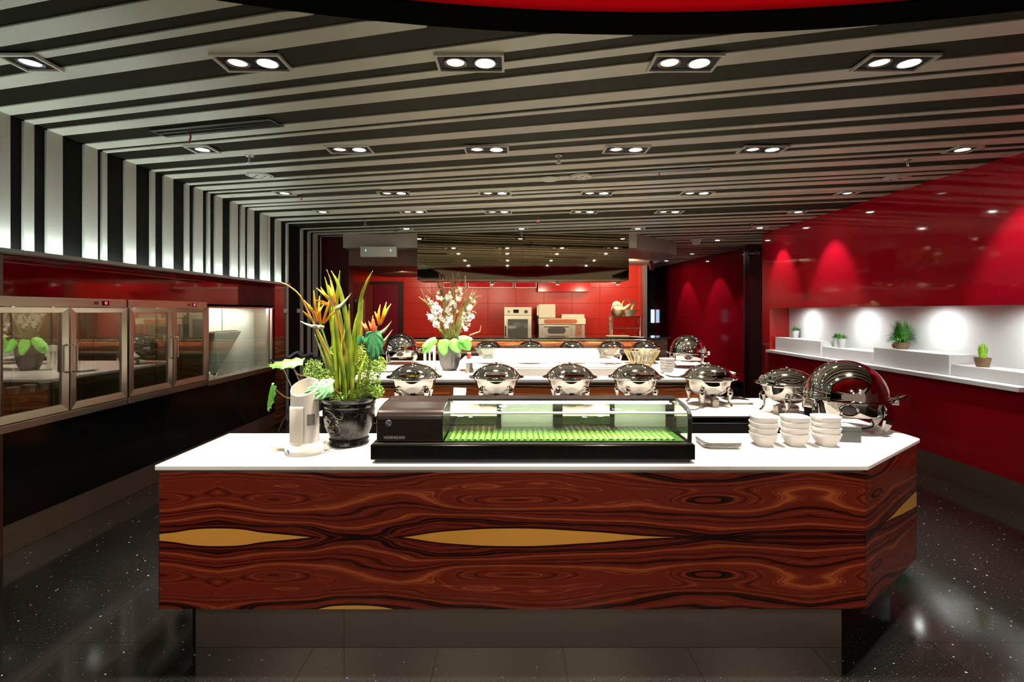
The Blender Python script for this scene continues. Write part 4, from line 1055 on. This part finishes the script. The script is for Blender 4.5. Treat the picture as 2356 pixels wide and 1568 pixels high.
for pts in ([(745, 900, -.08), (710, 868, -.10), (685, 860, -.11), (675, 835, -.11), (690, 828, -.10)], [(750, 912, -.1), (700, 912, -.11), (660, 914, -.11), (626, 888, -.10)], [(838, 900, -.02), (850, 830, -.06), (858, 770, -.09)], [(780, 905, -.08), (760, 890, -.16), (738, 890, -.19)]):
    MB().tube(spline([L(*p) for p in pts], 6), .0035, 8).build('leaf_stalk', simple('brown_stalk', (.30, .18, .06), .6), pot, smooth=True)
# frilly filler foliage: many tiny leaves nobody could count
def frill(parent, blobs, n, size, mat, seed):
    rnd = random.Random(seed); mb = MB()
    for _ in range(n):
        c, r = rnd.choice(blobs)
        while True:
            d = Vector((rnd.uniform(-1, 1), rnd.uniform(-1, 1), rnd.uniform(-1, 1)))
            if .5 < d.length < 1.: break
        p = c+Vector((d.x*r[0], d.y*r[1], d.z*r[2])); a = rnd.uniform(0, 2*PI)
        u = Vector((math.cos(a), math.sin(a)*.6, rnd.uniform(-.4, .4)))*size*rnd.uniform(.6, 1.2); w = Vector((-math.sin(a)*.5, rnd.uniform(-.5, .5), math.cos(a)))*size*rnd.uniform(.4, .9)
        mb.add([p-u, p-w*.8+u*.2, p+u, p+w], [(0, 1, 2, 3)])
    o = mb.build('foliage', mat, parent); o['kind'] = 'stuff'; return o
Lb = lambda px, py, dy, rx, ry, rz: (L(px, py, dy), (rx, ry, rz))
frill(pot, [Lb(722, 850, .0, .055, .06, .06), Lb(745, 875, .0, .06, .06, .07), Lb(772, 810, .03, .03, .05, .05), Lb(780, 860, .04, .06, .05, .09), Lb(830, 830, .02, .045, .06, .09), Lb(855, 870, .0, .05, .06, .08), Lb(872, 840, .02, .045, .05, .05), Lb(868, 900, .0, .035, .05, .04), Lb(836, 890, .02, .04, .05, .06), Lb(785, 905, 0, .10, .08, .03)], 7500, .0062, foliage_mat, 3)

# ================================================================== WHITE DISPENSER
dsp = thing('towel_dispenser', 'white plastic upright dispenser with slanted open top, standing left of the black pot', 'dispenser', (-1.062, 2.62, FZ), -.1)
MB().lathe([(0, 0), (.088, 0), (.092, .010), (.090, .030), (.082, .046), (.072, .058), (0, .060)], 44, sx=1.08, sy=1.0).build('base', white_plastic, dsp, smooth=True)
def oval(r, z, n=40, tilt=0.): return [(r*math.cos(2*PI*i/n), r*.92*math.sin(2*PI*i/n), z+tilt*math.sin(2*PI*i/n)*r) for i in range(n)]
rings = [oval(.070, .055), oval(.070, .14), oval(.070, .24), oval(.070, .335, tilt=.55), oval(.064, .337, tilt=.55), oval(.062, .26), ]
vs = sum(rings, []); n = 40; fs = [(r*n+i, r*n+(i+1) % n, (r+1)*n+(i+1) % n, (r+1)*n+i) for r in range(5) for i in range(n)]+[tuple(5*n+i for i in range(n))]
MB().add(vs, fs).build('body', white_plastic, dsp, smooth=True)
MB().lathe([(.0705, .06), (.075, .062), (.076, .07), (.076, .235), (.074, .243), (.0705, .245)], 14, a0=math.radians(225), a1=math.radians(292)).build('front_door', simple('door_plastic', (.78, .76, .68), .2, coat=.4), dsp, smooth=True)
MB().lathe([(.0712, .15), (.0712, .205)], 8, a0=math.radians(305), a1=math.radians(338)).build('rating_label', simple('printed_label', (.10, .10, .09), .5, var=.6, scale=160), dsp)
MB().lathe([(.093, .010), (.0925, .032)], 6, a0=math.radians(228), a1=math.radians(246)).build('blue_sticker', blue_label, dsp)
tag(MB().tube(spline([(-.99, 2.60, .907), (-.96, 2.66, .905), (-.93, 2.645, .905), (-.985, 2.58, .905), (-1.01, 2.55, .905)], 6), .003, 6).build('power_cord', white_plastic, smooth=True), 'thin white cord behind the white dispenser', 'cord')

# ================================================================== PLATES, BOWLS, BOX
def sq(r, p=4., n=40):
    out = []
    for i in range(n):
        a = 2*PI*i/n; c, s = math.cos(a), math.sin(a); k = (abs(c)**p+abs(s)**p)**(-1/p); out.append((r*k*c, r*k*s))
    return out
def sqlathe(prof, p=4., n=40):
    mb = MB(); vs = []; Lp = len(prof)
    for r, z in prof: vs += [(x, y, z) for x, y in sq(max(r, .0005), p, n)]
    fs = [(k*n+i, k*n+(i+1) % n, (k+1)*n+(i+1) % n, (k+1)*n+i) for k in range(Lp-1) for i in range(n)]+[tuple(range((Lp-1)*n, Lp*n))]
    return mb.add(vs, fs)
pl = sqlathe([(.02, 0), (.075, .0), (.098, .013), (.100, .0145), (.097, .0145), (.074, .003), (.01, .003)], 7.).build('square_plate', porcelain, smooth=True)
pl.location = (1.105, 2.77, FZ+.001); pl.rotation_euler = (0, 0, -.05); tag(pl, 'bottom square white plate of the stack right of the showcase', 'plate', 'square plates stacked by the showcase')
for i in range(1, 4): dup(pl, (1.105+.001*i, 2.77, FZ+.001+i*.0065), -.05+.02*i, ['', 'second square white plate from the bottom of the stack right of the showcase', 'third square white plate from the bottom of the stack right of the showcase', 'top square white plate of the stack right of the showcase'][i])
bw = sqlathe([(.02, .0), (.036, .0), (.040, .004), (.058, .034), (.067, .064), (.067, .067), (.064, .067), (.054, .034), (.036, .008), (.01, .008)], 3.2, 44).build('bowl', porcelain, smooth=True)
nm = ['nearest the square plates', 'in the middle of the three', 'beside the black box']
first = True
for s_, (x, y) in enumerate([(1.352, 2.765), (1.520, 2.765), (1.688, 2.765)]):
    for k, w in enumerate(['bottom', 'second lowest', 'third lowest', 'top']):
        lb = f'{w} white square bowl in the stack {nm[s_]}'; g = 'stacked white bowls'
        tilt = random.uniform(-.035, .035) if k else 0; z = FZ+.001+[0, .031, .061, .090][k]
        rz = random.uniform(-.10, .10)
        if first: b = bw; tag(b, lb, 'bowl', g); first = False
        else: b = dup(bw, (0, 0, 0), 0, lb, g)
        b.location = (x+random.uniform(-.002, .002), y, z); b.rotation_euler = (tilt, random.uniform(-.04, .04)*(k > 0), rz)
bb = thing('card_box', 'small black card box with notched lid and white paper beside the bowls', 'box', (1.862, 2.86, FZ+.001), -.22)
box(-.055, .055, -.045, .045, 0, .062).build('body', card_black, bb, bevel=.002)
box(-.057, .057, -.047, .047, .0625, .085).build('lid', card_black, bb, bevel=.002)
MB().add([(-.055, -.03, .0862), (.03, -.035, .0862), (.02, .035, .088), (-.05, .03, .095)], [(0, 1, 2, 3)]).build('paper_slip', paper, bb, solid=.001)
# trays with cutlery on the right leg, by the round chafer
def tray(loc, lab):
    t = thing('serving_tray', lab, 'tray', loc, .0, 'white trays on the ring counter')
    sqlathe([(.02, 0), (.105, 0), (.125, .018), (.122, .019), (.103, .003), (.01, .003)], 8.).build('dish', porcelain, t, smooth=True)
    for k in range(4):
        MB().tube(spline([(-.09, -.05+.03*k, .024), (0, -.045+.03*k, .03), (.10, -.05+.028*k, .024)], 5), .006, 8, flat=.5).build('serving_spoon', chrome, t, smooth=True)
tray((1.755, 4.08, FZ+.001), 'white tray of steel serving spoons right of the last round chafer')
# clip stands
def clipstand(loc, lab, card=False):
    t = thing('card_holder', lab, 'card holder', loc, 0, 'wire card holders among the chafers')
    MB().lathe([(0, 0), (.022, 0), (.022, .004), (.010, .008), (0, .009)], 20).build('base', white_plastic, t, smooth=True)
    if card:
        MB().tube([(0, 0, .006), (0, 0, .10)], .0016, 6).build('wire', rail_steel, t)
        MB().add([(-.048, 0, .095), (.042, 0, .105), (.048, .004, .163), (-.045, .004, .168)], [(0, 1, 2, 3)]).build('card', paper, t, solid=.001)
    else:
        pts = [(0, 0, .006), (.003, 0, .04), (.010, 0, .060)]+[(.017+.011*math.cos(a), 0, .072+.011*math.sin(a)) for a in [PI*1.2-k*.5 for k in range(13)]]
        MB().tube(pts, .0018, 6).build('wire', chrome, t, smooth=True)
clipstand((-.385, 3.72, FZ+.001), 'card holder with a blank white card between the first and second round chafers', True)
clipstand((.165, 3.70, FZ+.001), 'empty wire card holder between the second and middle round chafers')
clipstand((1.165, 3.70, FZ+.001), 'empty wire card holder left of the last round chafer')

# ================================================================== MIDDLE COUNTER things
OX, OY = -.775, 6.30
op = thing('orchid_arrangement', 'fluted dark grey pot with cream orchids, strap leaves, twigs and lime leaves', 'flower arrangement', (OX, OY, FZ+.001))
MB().lathe([(0, 0), (.085, 0), (.112, .06), (.135, .16), (.150, .275), (.150, .30), (.14, .30), (.12, .26), (0, .26)], 60, rfun=lambda a: 1-.05*(abs(math.sin(a*5.5)) < .16)).build('pot', simple('dark_grey_pot', (.035, .032, .030), .4), op, smooth=True)
def L2(px, py, dy=0.): return at(px, py, OY+dy)-Vector((OX, OY, FZ+.001))
lf = [((1003, 778), (-1, -.2, -.55), (-.1, -1, .5), .055, .22), ((990, 784), (-.75, -.2, -.9), (-.4, -1, .3), .06, .20), ((1020, 780), (.05, -.3, -1), (0, -1, .2), .075, .22),
      ((1040, 780), (.5, -.3, -.75), (.15, -1, .35), .070, .21), ((1058, 778), (.8, -.2, -.75), (.3, -1, .4), .070, .20), ((1055, 776), (1, 0, .05), (.1, -.8, .7), .06, .19), ((1075, 778), (.35, -.2, -1), (.5, -1, .1), .05, .17)]
for i, (b, tip, nr, w, l) in enumerate(lf):
    o = leaf_surface(w, l, lobes=0, cup=.5, ruffle=0, n=28, heart=.35).build('leaf', leaf_lime, op, smooth=True, solid=.002)
    o.location = L2(b[0], b[1], -.13-.012*i); o.rotation_euler = face_rot(nr, tip)
def strap(pts, w): MB().blade(spline([L2(*p) for p in pts], 7), lambda t: w*min(1, .5+2*t)*(1-t**3)+.001, (1, .3, 0), .3).build('strap_leaf', olive_blade, op, smooth=True, solid=.0015)
for pts, w in [([(1025, 780), (1010, 750), (990, 705), (963, 682)], .022), ([(1030, 780), (1026, 720), (1015, 670), (1001, 640)], .018), ([(1040, 780), (1042, 700), (1041, 660), (1046, 636)], .018), ([(1045, 780), (1060, 730), (1078, 690), (1096, 668)], .02),
               ([(1035, 780), (1025, 730), (1024, 690), (1026, 670)], .024), ([(1048, 780), (1065, 740), (1082, 712), (1098, 695)], .02), ([(1028, 782), (1012, 752), (1000, 720), (992, 700)], .024), ([(1050, 780), (1058, 740), (1060, 710)], .026),
               ([(1082, 695), (1095, 683), (1108, 680)], .010), ([(1040, 780), (1050, 745), (1066, 700), (1072, 668)], .014)]:
    strap([(a, b, 0) for a, b in pts], w)
rnd = random.Random(5)
for k in range(22):
    x0 = 1035+rnd.uniform(-8, 12); xt = 1035+rnd.uniform(-26, 40) if k < 17 else rnd.choice([952, 965, 985, 1085, 1078])
    yt = rnd.uniform(622, 645) if k < 17 else rnd.uniform(655, 668)
    pts = [(x0+(xt-x0)*t+3.5*math.sin(t*14+k), 770+(yt-770)*t, rnd.uniform(-.05, .05)) for t in (0, .2, .4, .55, .7, .8, .9, 1)]
    MB().tube(spline([L2(*p) for p in pts], 4), .0028, 5).build('curly_twig', twig_mat, op)
MB().tube([L2(1080, 771, -.05), L2(1096, 765, -.05), L2(1104, 762, -.05), L2(1107, 748, -.05)], .008, 6, rs=[.008, .008, .006, .003]).build('branch', simple('pale_branch', (.45, .32, .14), .7), op)
# orchid sprigs, each blossom an object sharing one mesh
fm = MB()
for k in range(5):
    a = PI/2+k*2*PI/5; w = .013 if k % 2 else .017
    c, s = math.cos(a), math.sin(a); fm.add([(0, 0, 0), (c*.014-s*w, -.005, s*.014+c*w), (c*.036, .002, s*.036), (c*.014+s*w, -.005, s*.014-c*w)], [(0, 1, 2, 3)])
fm.add([(-.006, -.006, -.004), (.006, -.006, -.004), (0, -.012, -.016), (0, -.012, .004)], [(0, 1, 3), (0, 2, 1), (1, 2, 3), (0, 3, 2)])
fo = None
sprigs = [[(1035, 775), (1018, 740), (998, 708), (985, 685)], [(1030, 775), (1015, 735), (1008, 700), (1012, 668)], [(1035, 775), (1035, 720), (1036, 690), (1035, 665)], [(1040, 775), (1048, 720), (1056, 680), (1057, 662)],
          [(1045, 775), (1065, 735), (1082, 705), (1088, 678)], [(1028, 775), (1012, 755), (998, 735), (984, 724)], [(1045, 775), (1066, 758), (1078, 735), (1092, 720)], [(1036, 778), (1030, 750), (1033, 735), (1040, 722)]]
for si, sp_ in enumerate(sprigs):
    path = spline([L2(a, b, -.06-.01*(si % 3)) for a, b in sp_], 8)
    st = MB().tube(path, .0032, 6).build('sprig', stem_mat, op, smooth=True)
    n = len(path); N_ = 13
    for j in range(N_):
        f = .38+.60*j/N_; p = path[int(f*(n-1))]
        if fo is None: fo = fm.build('blossom', orchid_mat, st, solid=.0015); o = fo
        else: o = bpy.data.objects.new('blossom', fo.data); COL.objects.link(o); o.parent = st
        o.location = p+Vector((rnd.uniform(-.032, .032), rnd.uniform(-.05, 0), rnd.uniform(-.022, .022)))
        o.rotation_euler = (rnd.uniform(-.4, .3), rnd.uniform(-.5, .5), rnd.uniform(-.7, .7)); s_ = rnd.uniform(.75, 1.15)*(1-.35*(j > 10)); o.scale = (s_,)*3
    for j in range(4):
        p = path[-1]+Vector((rnd.uniform(-.03, .03), 0, rnd.uniform(0, .03)))
        MB().sphere(p, .006, 5).build('bud', simple('cream_bud', (.75, .70, .40), .5), st, smooth=True)
# slotted white vase
vz = thing('slotted_vase', 'tall white square vase with a slot, beside the orchid pot', 'vase', (-1.03, 6.36, FZ+.001))
for s_ in (-1, 1): box(s_*.058-.014 if s_ > 0 else -.072, s_*.058+.014 if s_ > 0 else -.044, -.03, .03, 0, .30).build('side_wall', white_plastic, vz)
box(-.044, .044, -.03, .03, .225, .30).build('upper_panel', white_plastic, vz); box(-.044, .044, -.03, .03, 0, .06).build('lower_panel', white_plastic, vz)
box(-.008, .008, -.028, .028, .0605, .2245).build('slot_bar', white_plastic, vz)
# platform, light box, trough
pf = thing('display_platform', 'long white display platform on low feet between the orchid pot and the gold basket', 'platform', (.37, 6.27, FZ+.001))
box(-.985, .90, -.28, .28, .115, .150).build('slab', simple('white_stone_slab', (.86, .85, .82), .25), pf, bevel=.006)
for x in (-.90, .82): box(x-.02, x+.02, -.26, -.22, 0, .1148).build('foot', rail_steel, pf); box(x-.02, x+.02, .22, .26, 0, .1148).build('foot', rail_steel, pf)
lb = thing('light_box', 'long low white box in front of the display platform', 'box', (.52, 5.86, FZ+.001))
box(-.96, .74, -.14, .115, 0, .085).build('body', simple('white_stone_slab', (.86, .85, .82), .25), lb, bevel=.004)
box(-.80, .66, -.14+.005, .10, .0855, .098).build('top_plate', white_plastic, lb)
tr = thing('glass_trough', 'flared clear acrylic trough around a glowing white panel', 'display trough', (.40, 6.27, FZ+.158))
def flare(w0, d0, w1, d1, h, th=.008):
    parts = []
    c0_ = [(-w0, -d0, 0), (w0, -d0, 0), (w0, d0, 0), (-w0, d0, 0)]; c1_ = [(-w1, -d1, h), (w1, -d1, h), (w1, d1, h), (-w1, d1, h)]
    return c0_, c1_
c0_, c1_ = flare(.76, .19, .85, .25, .135)
for i in range(4):
    j = (i+1) % 4; MB().add([c0_[i], c0_[j], c1_[j], c1_[i]], [(0, 1, 2, 3)]).build('side_pane', acrylic, tr, solid=.010)
box(-.76, .76, -.19, .19, .0, .006).build('bottom_pane', acrylic, tr)
MB().prismX([(-.14, .012), (.12, .012), (.12, .10), (-.02, .095), (-.14, .03)], -.64, .64).build('glowing_panel', opal, tr, bevel=.004)
# gold rod basket bowl
gb = thing('gold_rod_basket', 'flared glass bowl ringed with slanting pale gold rods', 'basket', (1.52, 6.05, FZ+.001))
MB().lathe([(0, 0), (.07, 0), (.075, .02), (.20, .255), (.195, .255), (.068, .024), (0, .02)], 36).build('glass_bowl', acrylic, gb, smooth=True)
for k in range(22):
    a = 2*PI*k/22; MB().tube([(.078*math.cos(a-.5), .078*math.sin(a-.5), .004), (.208*math.cos(a), .208*math.sin(a), .262)], .0045, 6).build('rod', gold, gb, smooth=True)
MB().tube([(.208*math.cos(2*PI*k/36), .208*math.sin(2*PI*k/36), .262) for k in range(36)]+[(.208, 0, .262)], .004, 6).build('rim', gold, gb)
# white dishes stack standing behind the fourth chafer
for k in range(5):
    o = sqlathe([(.02, 0), (.05, 0), (.078, .05), (.078, .053), (.074, .053), (.046, .005), (.01, .005)], 4.).build('bowl', porcelain, smooth=True)
    o.location = (1.79+.002*k, 5.98, FZ+.001+k*.030); o.rotation_euler = (0, 0, .1*k)
    tag(o, f'{["bottom", "second", "middle", "fourth", "top"][k]} square white bowl of the tall stack between gold basket and roll-top chafer', 'bowl', 'white bowls on the middle counter')
o = sqlathe([(.02, 0), (.12, 0), (.15, .02), (.146, .021), (.116, .003), (.01, .003)], 6.).build('square_dish', porcelain, smooth=True); o.location = (1.86, 5.72, FZ+.001); tag(o, 'flat square white dish on the middle counter right of the gold basket', 'dish')
o = sqlathe([(.02, 0), (.11, 0), (.14, .022), (.136, .023), (.106, .003), (.01, .003)], 6.).build('square_dish', porcelain, smooth=True); o.location = (-1.50, 6.18, FZ+.001); o.rotation_euler = (0, 0, .4); tag(o, 'flat square white dish before the left roll-top chafer', 'dish')
shk = thing('shaker', 'small clear shaker with red label on the left end of the white platform', 'shaker', (-.53, 6.18, FZ+.152))
MB().cyl((0, 0), .026, .0, .055, 16).build('body', red_label, shk, smooth=True)
MB().lathe([(0, .056), (.024, .056), (.022, .07), (0, .078)], 16).build('cap', white_plastic, shk, smooth=True)

# ================================================================== KITCHEN appliances behind the bar
bc = thing('kitchen_worktable', 'low steel worktable under the ovens behind the bar', 'table', (0, 0, 0))
box(-.9, 3.0-.06, 11.15, 11.95, .86, .90).build('worktop', oven_steel, bc)
for x in (-.85, .9, 2.85): box(x, x+.05, 11.2, 11.25, 0, .86).build('leg', oven_steel, bc); box(x, x+.05, 11.85, 11.9, 0, .86).build('leg', oven_steel, bc)
def X(px, Y): return (px-VX)*Y/FPX
def Z(py, Y): return CAMH+(VY-py)*Y/FPX
YO = 11.3
ov = thing('combi_oven', 'upright steel oven with square window, standing left of the deck oven', 'oven', (X(1191.5, YO), YO, .901))
w = (X(1223, YO)-X(1160, YO))/2; h = Z(706, YO)-.901
box(-w, w, 0, .55, 0, h-.18).build('cabinet', oven_steel, ov, bevel=.006)
cp = box(-w, w, -.01, .55, h-.178, h).build('control_panel', cream_metal, ov, bevel=.006)
box(-.10, .02, -.016, -.010, h-.13, h-.055).build('display', black_gloss, cp)
kb = MB().cyl((0, 0), .036, 0, .025, 20).build('knob', rubber, cp, smooth=True); kb.location = (.18, -.011, h-.10); kb.rotation_euler = (PI/2, 0, 0)
MB().prismY([(-.23, h-.10), (-.20, h-.07), (-.17, h-.10), (-.20, h-.13)], -.014, -.0105).build('diamond_mark', simple('dark_mark', (.1, .1, .1), .4), cp)
d = frame_ring(MB(), w-.005, .26, .075, 0, .03).build('door', oven_steel, ov); d.location = (0, -.001, h-.45); d.rotation_euler = (PI/2, 0, 0)
box(-w+.07, w-.07, -.012, -.004, h-.64, h-.26).build('door_window', brown_dark_glass, ov)
MB().tube([(-w+.03, -.03, h-.42), (-w+.03, -.06, h-.44), (-w+.03, -.06, h-.60), (-w+.03, -.03, h-.62)], .012, 8).build('handle', rubber, ov)
dk = thing('deck_oven', 'wide steel deck oven with orange name strip and oval window', 'oven', (X(1293, YO), YO, .901))
w = (X(1346, YO)-X(1240, YO))/2; h = Z(732, YO)-.901
box(-w, w, .02, .65, 0, h-.13).build('cabinet', oven_steel, dk, bevel=.006)
box(-w-.01, w+.01, -.02, .65, h-.13, h).build('fascia', cream_metal, dk, bevel=.006)
MB().prismY([(-.36, h-.115)]+[(.29+.04*math.cos(a), h-.067+.047*math.sin(a)) for a in [-PI/2+k*PI/8 for k in range(9)]]+[(-.36-.04*math.cos(a)+.0, h-.067+.047*math.sin(a)) for a in [PI/2-k*PI/8 for k in range(9)]], -.026, -.0205).build('name_strip', orange_label, dk)
dd = box(-w+.07, .20, -.012, .018, 0.02, h-.14).build('door', oven_steel, dk, bevel=.004)
MB().prismY([(.02+.06*math.cos(a), .30+.07*math.sin(a)) for a in [-PI/2+k*PI/8 for k in range(9)]]+[(-.26+.06*math.cos(a), .30+.07*math.sin(a)) for a in [PI/2+k*PI/8 for k in range(9)]], -.020, -.0125).build('oval_window', brown_dark_glass, dd)
MB().tube([(-.38, -.02, .38), (-.38, -.06, .40), (.14, -.06, .40), (.14, -.02, .38)], .012, 8).build('handle', steel, dd)
op_ = box(.30, .44, .005, .019, .02, h-.145).build('control_strip', simple('brick_orange_panel', (.40, .12, .05), .5), dk)
for z in (.18, .27, .36):
    o = MB().cyl((0, 0), .028, 0, .02, 16).build('knob', steel, op_, smooth=True); o.location = (.375, .005, z); o.rotation_euler = (PI/2, 0, 0)
mw = thing('white_appliance', 'cream white boxy appliance standing on top of the deck oven', 'appliance', (X(1259, YO), YO+.05, .901+h+.001))
w = (X(1280, YO)-X(1241, YO))/2; h2 = Z(698, YO)-Z(731, YO)
box(-w, w, 0, .35, .01, h2).build('body', cream_metal, mw, bevel=.015, seg=3)
box(-w-.035, -w-.001, .02, .3, .06, h2-.03).build('door', cream_metal, mw, bevel=.008)
for x in (-w+.04, w-.04): box(x-.015, x+.015, .04, .07, 0, .01).build('foot', rubber, mw)
for k in range(3):
    t = thing('baking_tray', f'{["bottom", "middle", "top"][k]} steel baking tray of the pile on the deck oven', 'tray', (X(1319, YO), YO+.25, .901+h+.001+k*.030), 0, 'baking trays on the deck oven')
    w = (X(1345, YO)-X(1293, YO))/2
    box(-w, w, -.2, .2, 0, .006).build('base', oven_steel, t)
    frame_ring(MB(), w+.004, .204, .008, .0065, .028).build('rim', oven_steel, t)
YG = 9.25
gc = thing('bread_display_case', 'clear brown acrylic display case with chrome edges, on the bar end under the baskets', 'display case', (X(1436, YG), YG, 1.166))
w = (X(1470, YG)-X(1407, YG))/2; h = Z(728, YG)-1.166
for x in (-w, w):
    for y in (-.16, .16): MB().tube([(x, y, 0), (x, y, h)], .009, 8).build('corner_post', chrome, gc, smooth=True)
for y in (-.16, .16):
    MB().tube([(-w, y, h), (w, y, h)], .007, 8).build('rail', chrome, gc, smooth=True)
MB().tube([(-w, -.16, h*.45), (w, -.16, h*.45)], .006, 8).build('rail', chrome, gc, smooth=True)
box(-w, w, -.165, .165, h, h+.006).build('top_pane', smoke_glass, gc)
box(-w+.005, w-.005, -.164, -.158, .01, h).build('front_pane', smoke_glass, gc); box(-w+.005, w-.005, .158, .164, .01, h).build('back_pane', smoke_glass, gc)
box(-w-.003, -w+.003, -.15, .15, .01, h).build('side_pane', smoke_glass, gc); box(w-.003, w+.003, -.15, .15, .01, h).build('side_pane', smoke_glass, gc)
zt = 1.166+h+.007
b1 = thing('wicker_basket', 'round wicker basket with bread rolls and a raised wicker lid, on the bread case', 'basket', (X(1421, YG), YG, zt))
MB().lathe([(0, 0), (.085, 0), (.105, .05), (.118, .11), (.108, .11), (.095, .05), (.08, .012), (0, .012)], 28).build('bowl', wicker, b1, smooth=True)
o = MB().lathe([(0, .012), (.06, .014), (.085, .010), (.09, 0), (0, -.004)], 24).build('lid', wicker, b1, smooth=True); o.location = (.0, .05, .19); o.rotation_euler = (1.2, 0, 0)
MB().tube([(.11*math.cos(a), 0, .11+.13*math.sin(a)) for a in [PI*k/12 for k in range(13)]], .008, 6).build('handle', wicker, b1)
b2 = thing('wicker_basket', 'pale wicker basket with tall handle holding baguettes, on the bread case', 'basket', (X(1449, YG), YG, zt))
MB().lathe([(0, 0), (.08, 0), (.10, .04), (.150, .12), (.142, .12), (.09, .045), (.075, .012), (0, .012)], 28, sx=1.0, sy=.8).build('bowl', simple('pale_wicker', (.75, .66, .45), .7, var=.3, scale=60), b2, smooth=True)
MB().tube([(-.06+.09*math.cos(a), 0, .11+.20*math.sin(a)) for a in [PI*k/12 for k in range(13)]], .009, 6).build('handle', MATS['pale_wicker'], b2)
def bread(loc, rot, l, r, lab):
    o = MB().lathe([(0, -l), (r*.6, -l*.9), (r*.95, -l*.5), (r, 0), (r*.95, l*.5), (r*.6, l*.9), (0, l)], 14).build('bread', bread_mat, smooth=True); o.location = loc; o.rotation_euler = rot; tag(o, lab, 'bread')
bread((X(1424, YG), YG-.04, zt+.125), (0, 1.3, 0), .06, .035, 'golden bread roll in the round wicker basket')
bread((X(1440, YG), YG-.03, zt+.16), (0, .95, 0), .10, .03, 'short baguette leaning between the two wicker baskets')
bread((X(1456, YG), YG-.01, zt+.18), (0, .42, 0), .12, .03, 'upright baguette at the outer side of the pale basket')
o = box(-.19, .19, -.10, .10, 0, .035).build('chopping_board', board_mat, bevel=.01); o.location = (X(1421, 8.96), 8.96, 1.166); tag(o, 'pale wooden board lying on the black bar top before the bread case', 'board')
o = MB().lathe([(0, .003), (.10, .003), (.13, .012), (.13, .009), (.09, 0), (0, 0)], 32).build('white_plate', porcelain, smooth=True); o.location = (X(1466, 8.94), 8.94, 1.1665); tag(o, 'round white plate on the black bar top right of the wooden board', 'plate')
# red wall cabinets under the hood
YC = 11.75
for i, (a, b) in enumerate([(1020, 1074), (1076, 1129), (1131, 1182), (1184, 1235)]):
    t = thing('wall_cabinet', f'{ORD[i]} red wall cabinet with metal edging from the left, under the mirrored hood', 'wall cabinet', (X((a+b)/2, YC), YC, Z(662, YC)), 0, 'red wall cabinets')
    w = (X(b, YC)-X(a, YC))/2-.004
    box(-w, w, .02, .24, 0, .40).build('body', red_tile_m, t)
    d = box(-w+.012, w-.012, 0, .019, .014, .386).build('door', simple('red_cabinet_door', (.50, .01, .02), .1), t)
    frame_ring(MB(), w, .20, .013, -.01, .01).build('door_edging', frame_white, d, loc=(0, .01, .20)).rotation_euler = (PI/2, 0, 0)
t = thing('duct_box', 'wide red boxed duct on the kitchen wall above the deck oven', 'duct', (X(1297, YC), YC, Z(671, YC)))
w = (X(1358, YC)-X(1238, YC))/2
box(-w, w, -.12, .225, 0, .42).build('casing', simple('red_duct', (.50, .015, .015), .15), t, bevel=.004)
t = thing('steel_cabinet', 'narrow brown steel cabinet beside the dark red kitchen door', 'cabinet', (X(813, 10.6), 10.6, 0))
w = (X(825, 10.6)-X(801, 10.6))/2; h = Z(697, 10.6)
box(-w, w, 0, .5, 0, h).build('body', simple('brown_metal', (.22, .10, .07), .35, .3), t, bevel=.006)
box(-w, w, -.012, .5, h+.001, Z(685, 10.6)).build('head', simple('brown_metal', (.22, .10, .07), .35, .3), t, bevel=.004)
box(.03, .09, -.015, -.0125, h+.03, h+.09).build('label', paper, t)
t = thing('folding_tray_stand', 'folding metal stand carrying a round black serving tray by the striped wall', 'tray stand', (X(690, 7.1), 7.1, 0))
zt = Z(826, 7.1)
MB().lathe([(0, zt-.02), (.36, zt-.02), (.39, zt), (.385, zt+.005), (.36, zt-.012), (0, zt-.012)], 48).build('tray', rubber, t, smooth=True)
for s_ in (-1, 1):
    MB().tube([(-.22, s_*.17, 0), (.20, s_*.17, zt-.03)], .012, 8).build('leg', steel, t, smooth=True)
    MB().tube([(.22, s_*.15, 0), (-.20, s_*.15, zt-.03)], .012, 8).build('leg', steel, t, smooth=True)
for x in (-.20, .20): MB().tube([(x, -.18, zt-.032), (x, .18, zt-.032)], .01, 8).build('crossbar', steel, t)
o = MB().tube(spline([(-.16, 0, 0), (-.05, .03, .07), (.05, -.03, .02), (.16, .02, .05)], 5), .03, 8).build('black_cloth', rubber, smooth=True); o.location = (X(692, 7.1), 7.1, zt+.02); tag(o, 'crumpled black cloth on the round black serving tray', 'cloth')
for i, px in enumerate((656, 686)):
    Y_ = FPX*3.36/(VX-px)
    o = box(XL+.001, XL+.006, Y_-.05, Y_+.07, 1.60, 1.66).build('wall_sticker', paper); tag(o, ['small white sticker on the striped wall end beside the display case', 'small white sticker on the striped wall above the tray stand'][i], 'sticker')
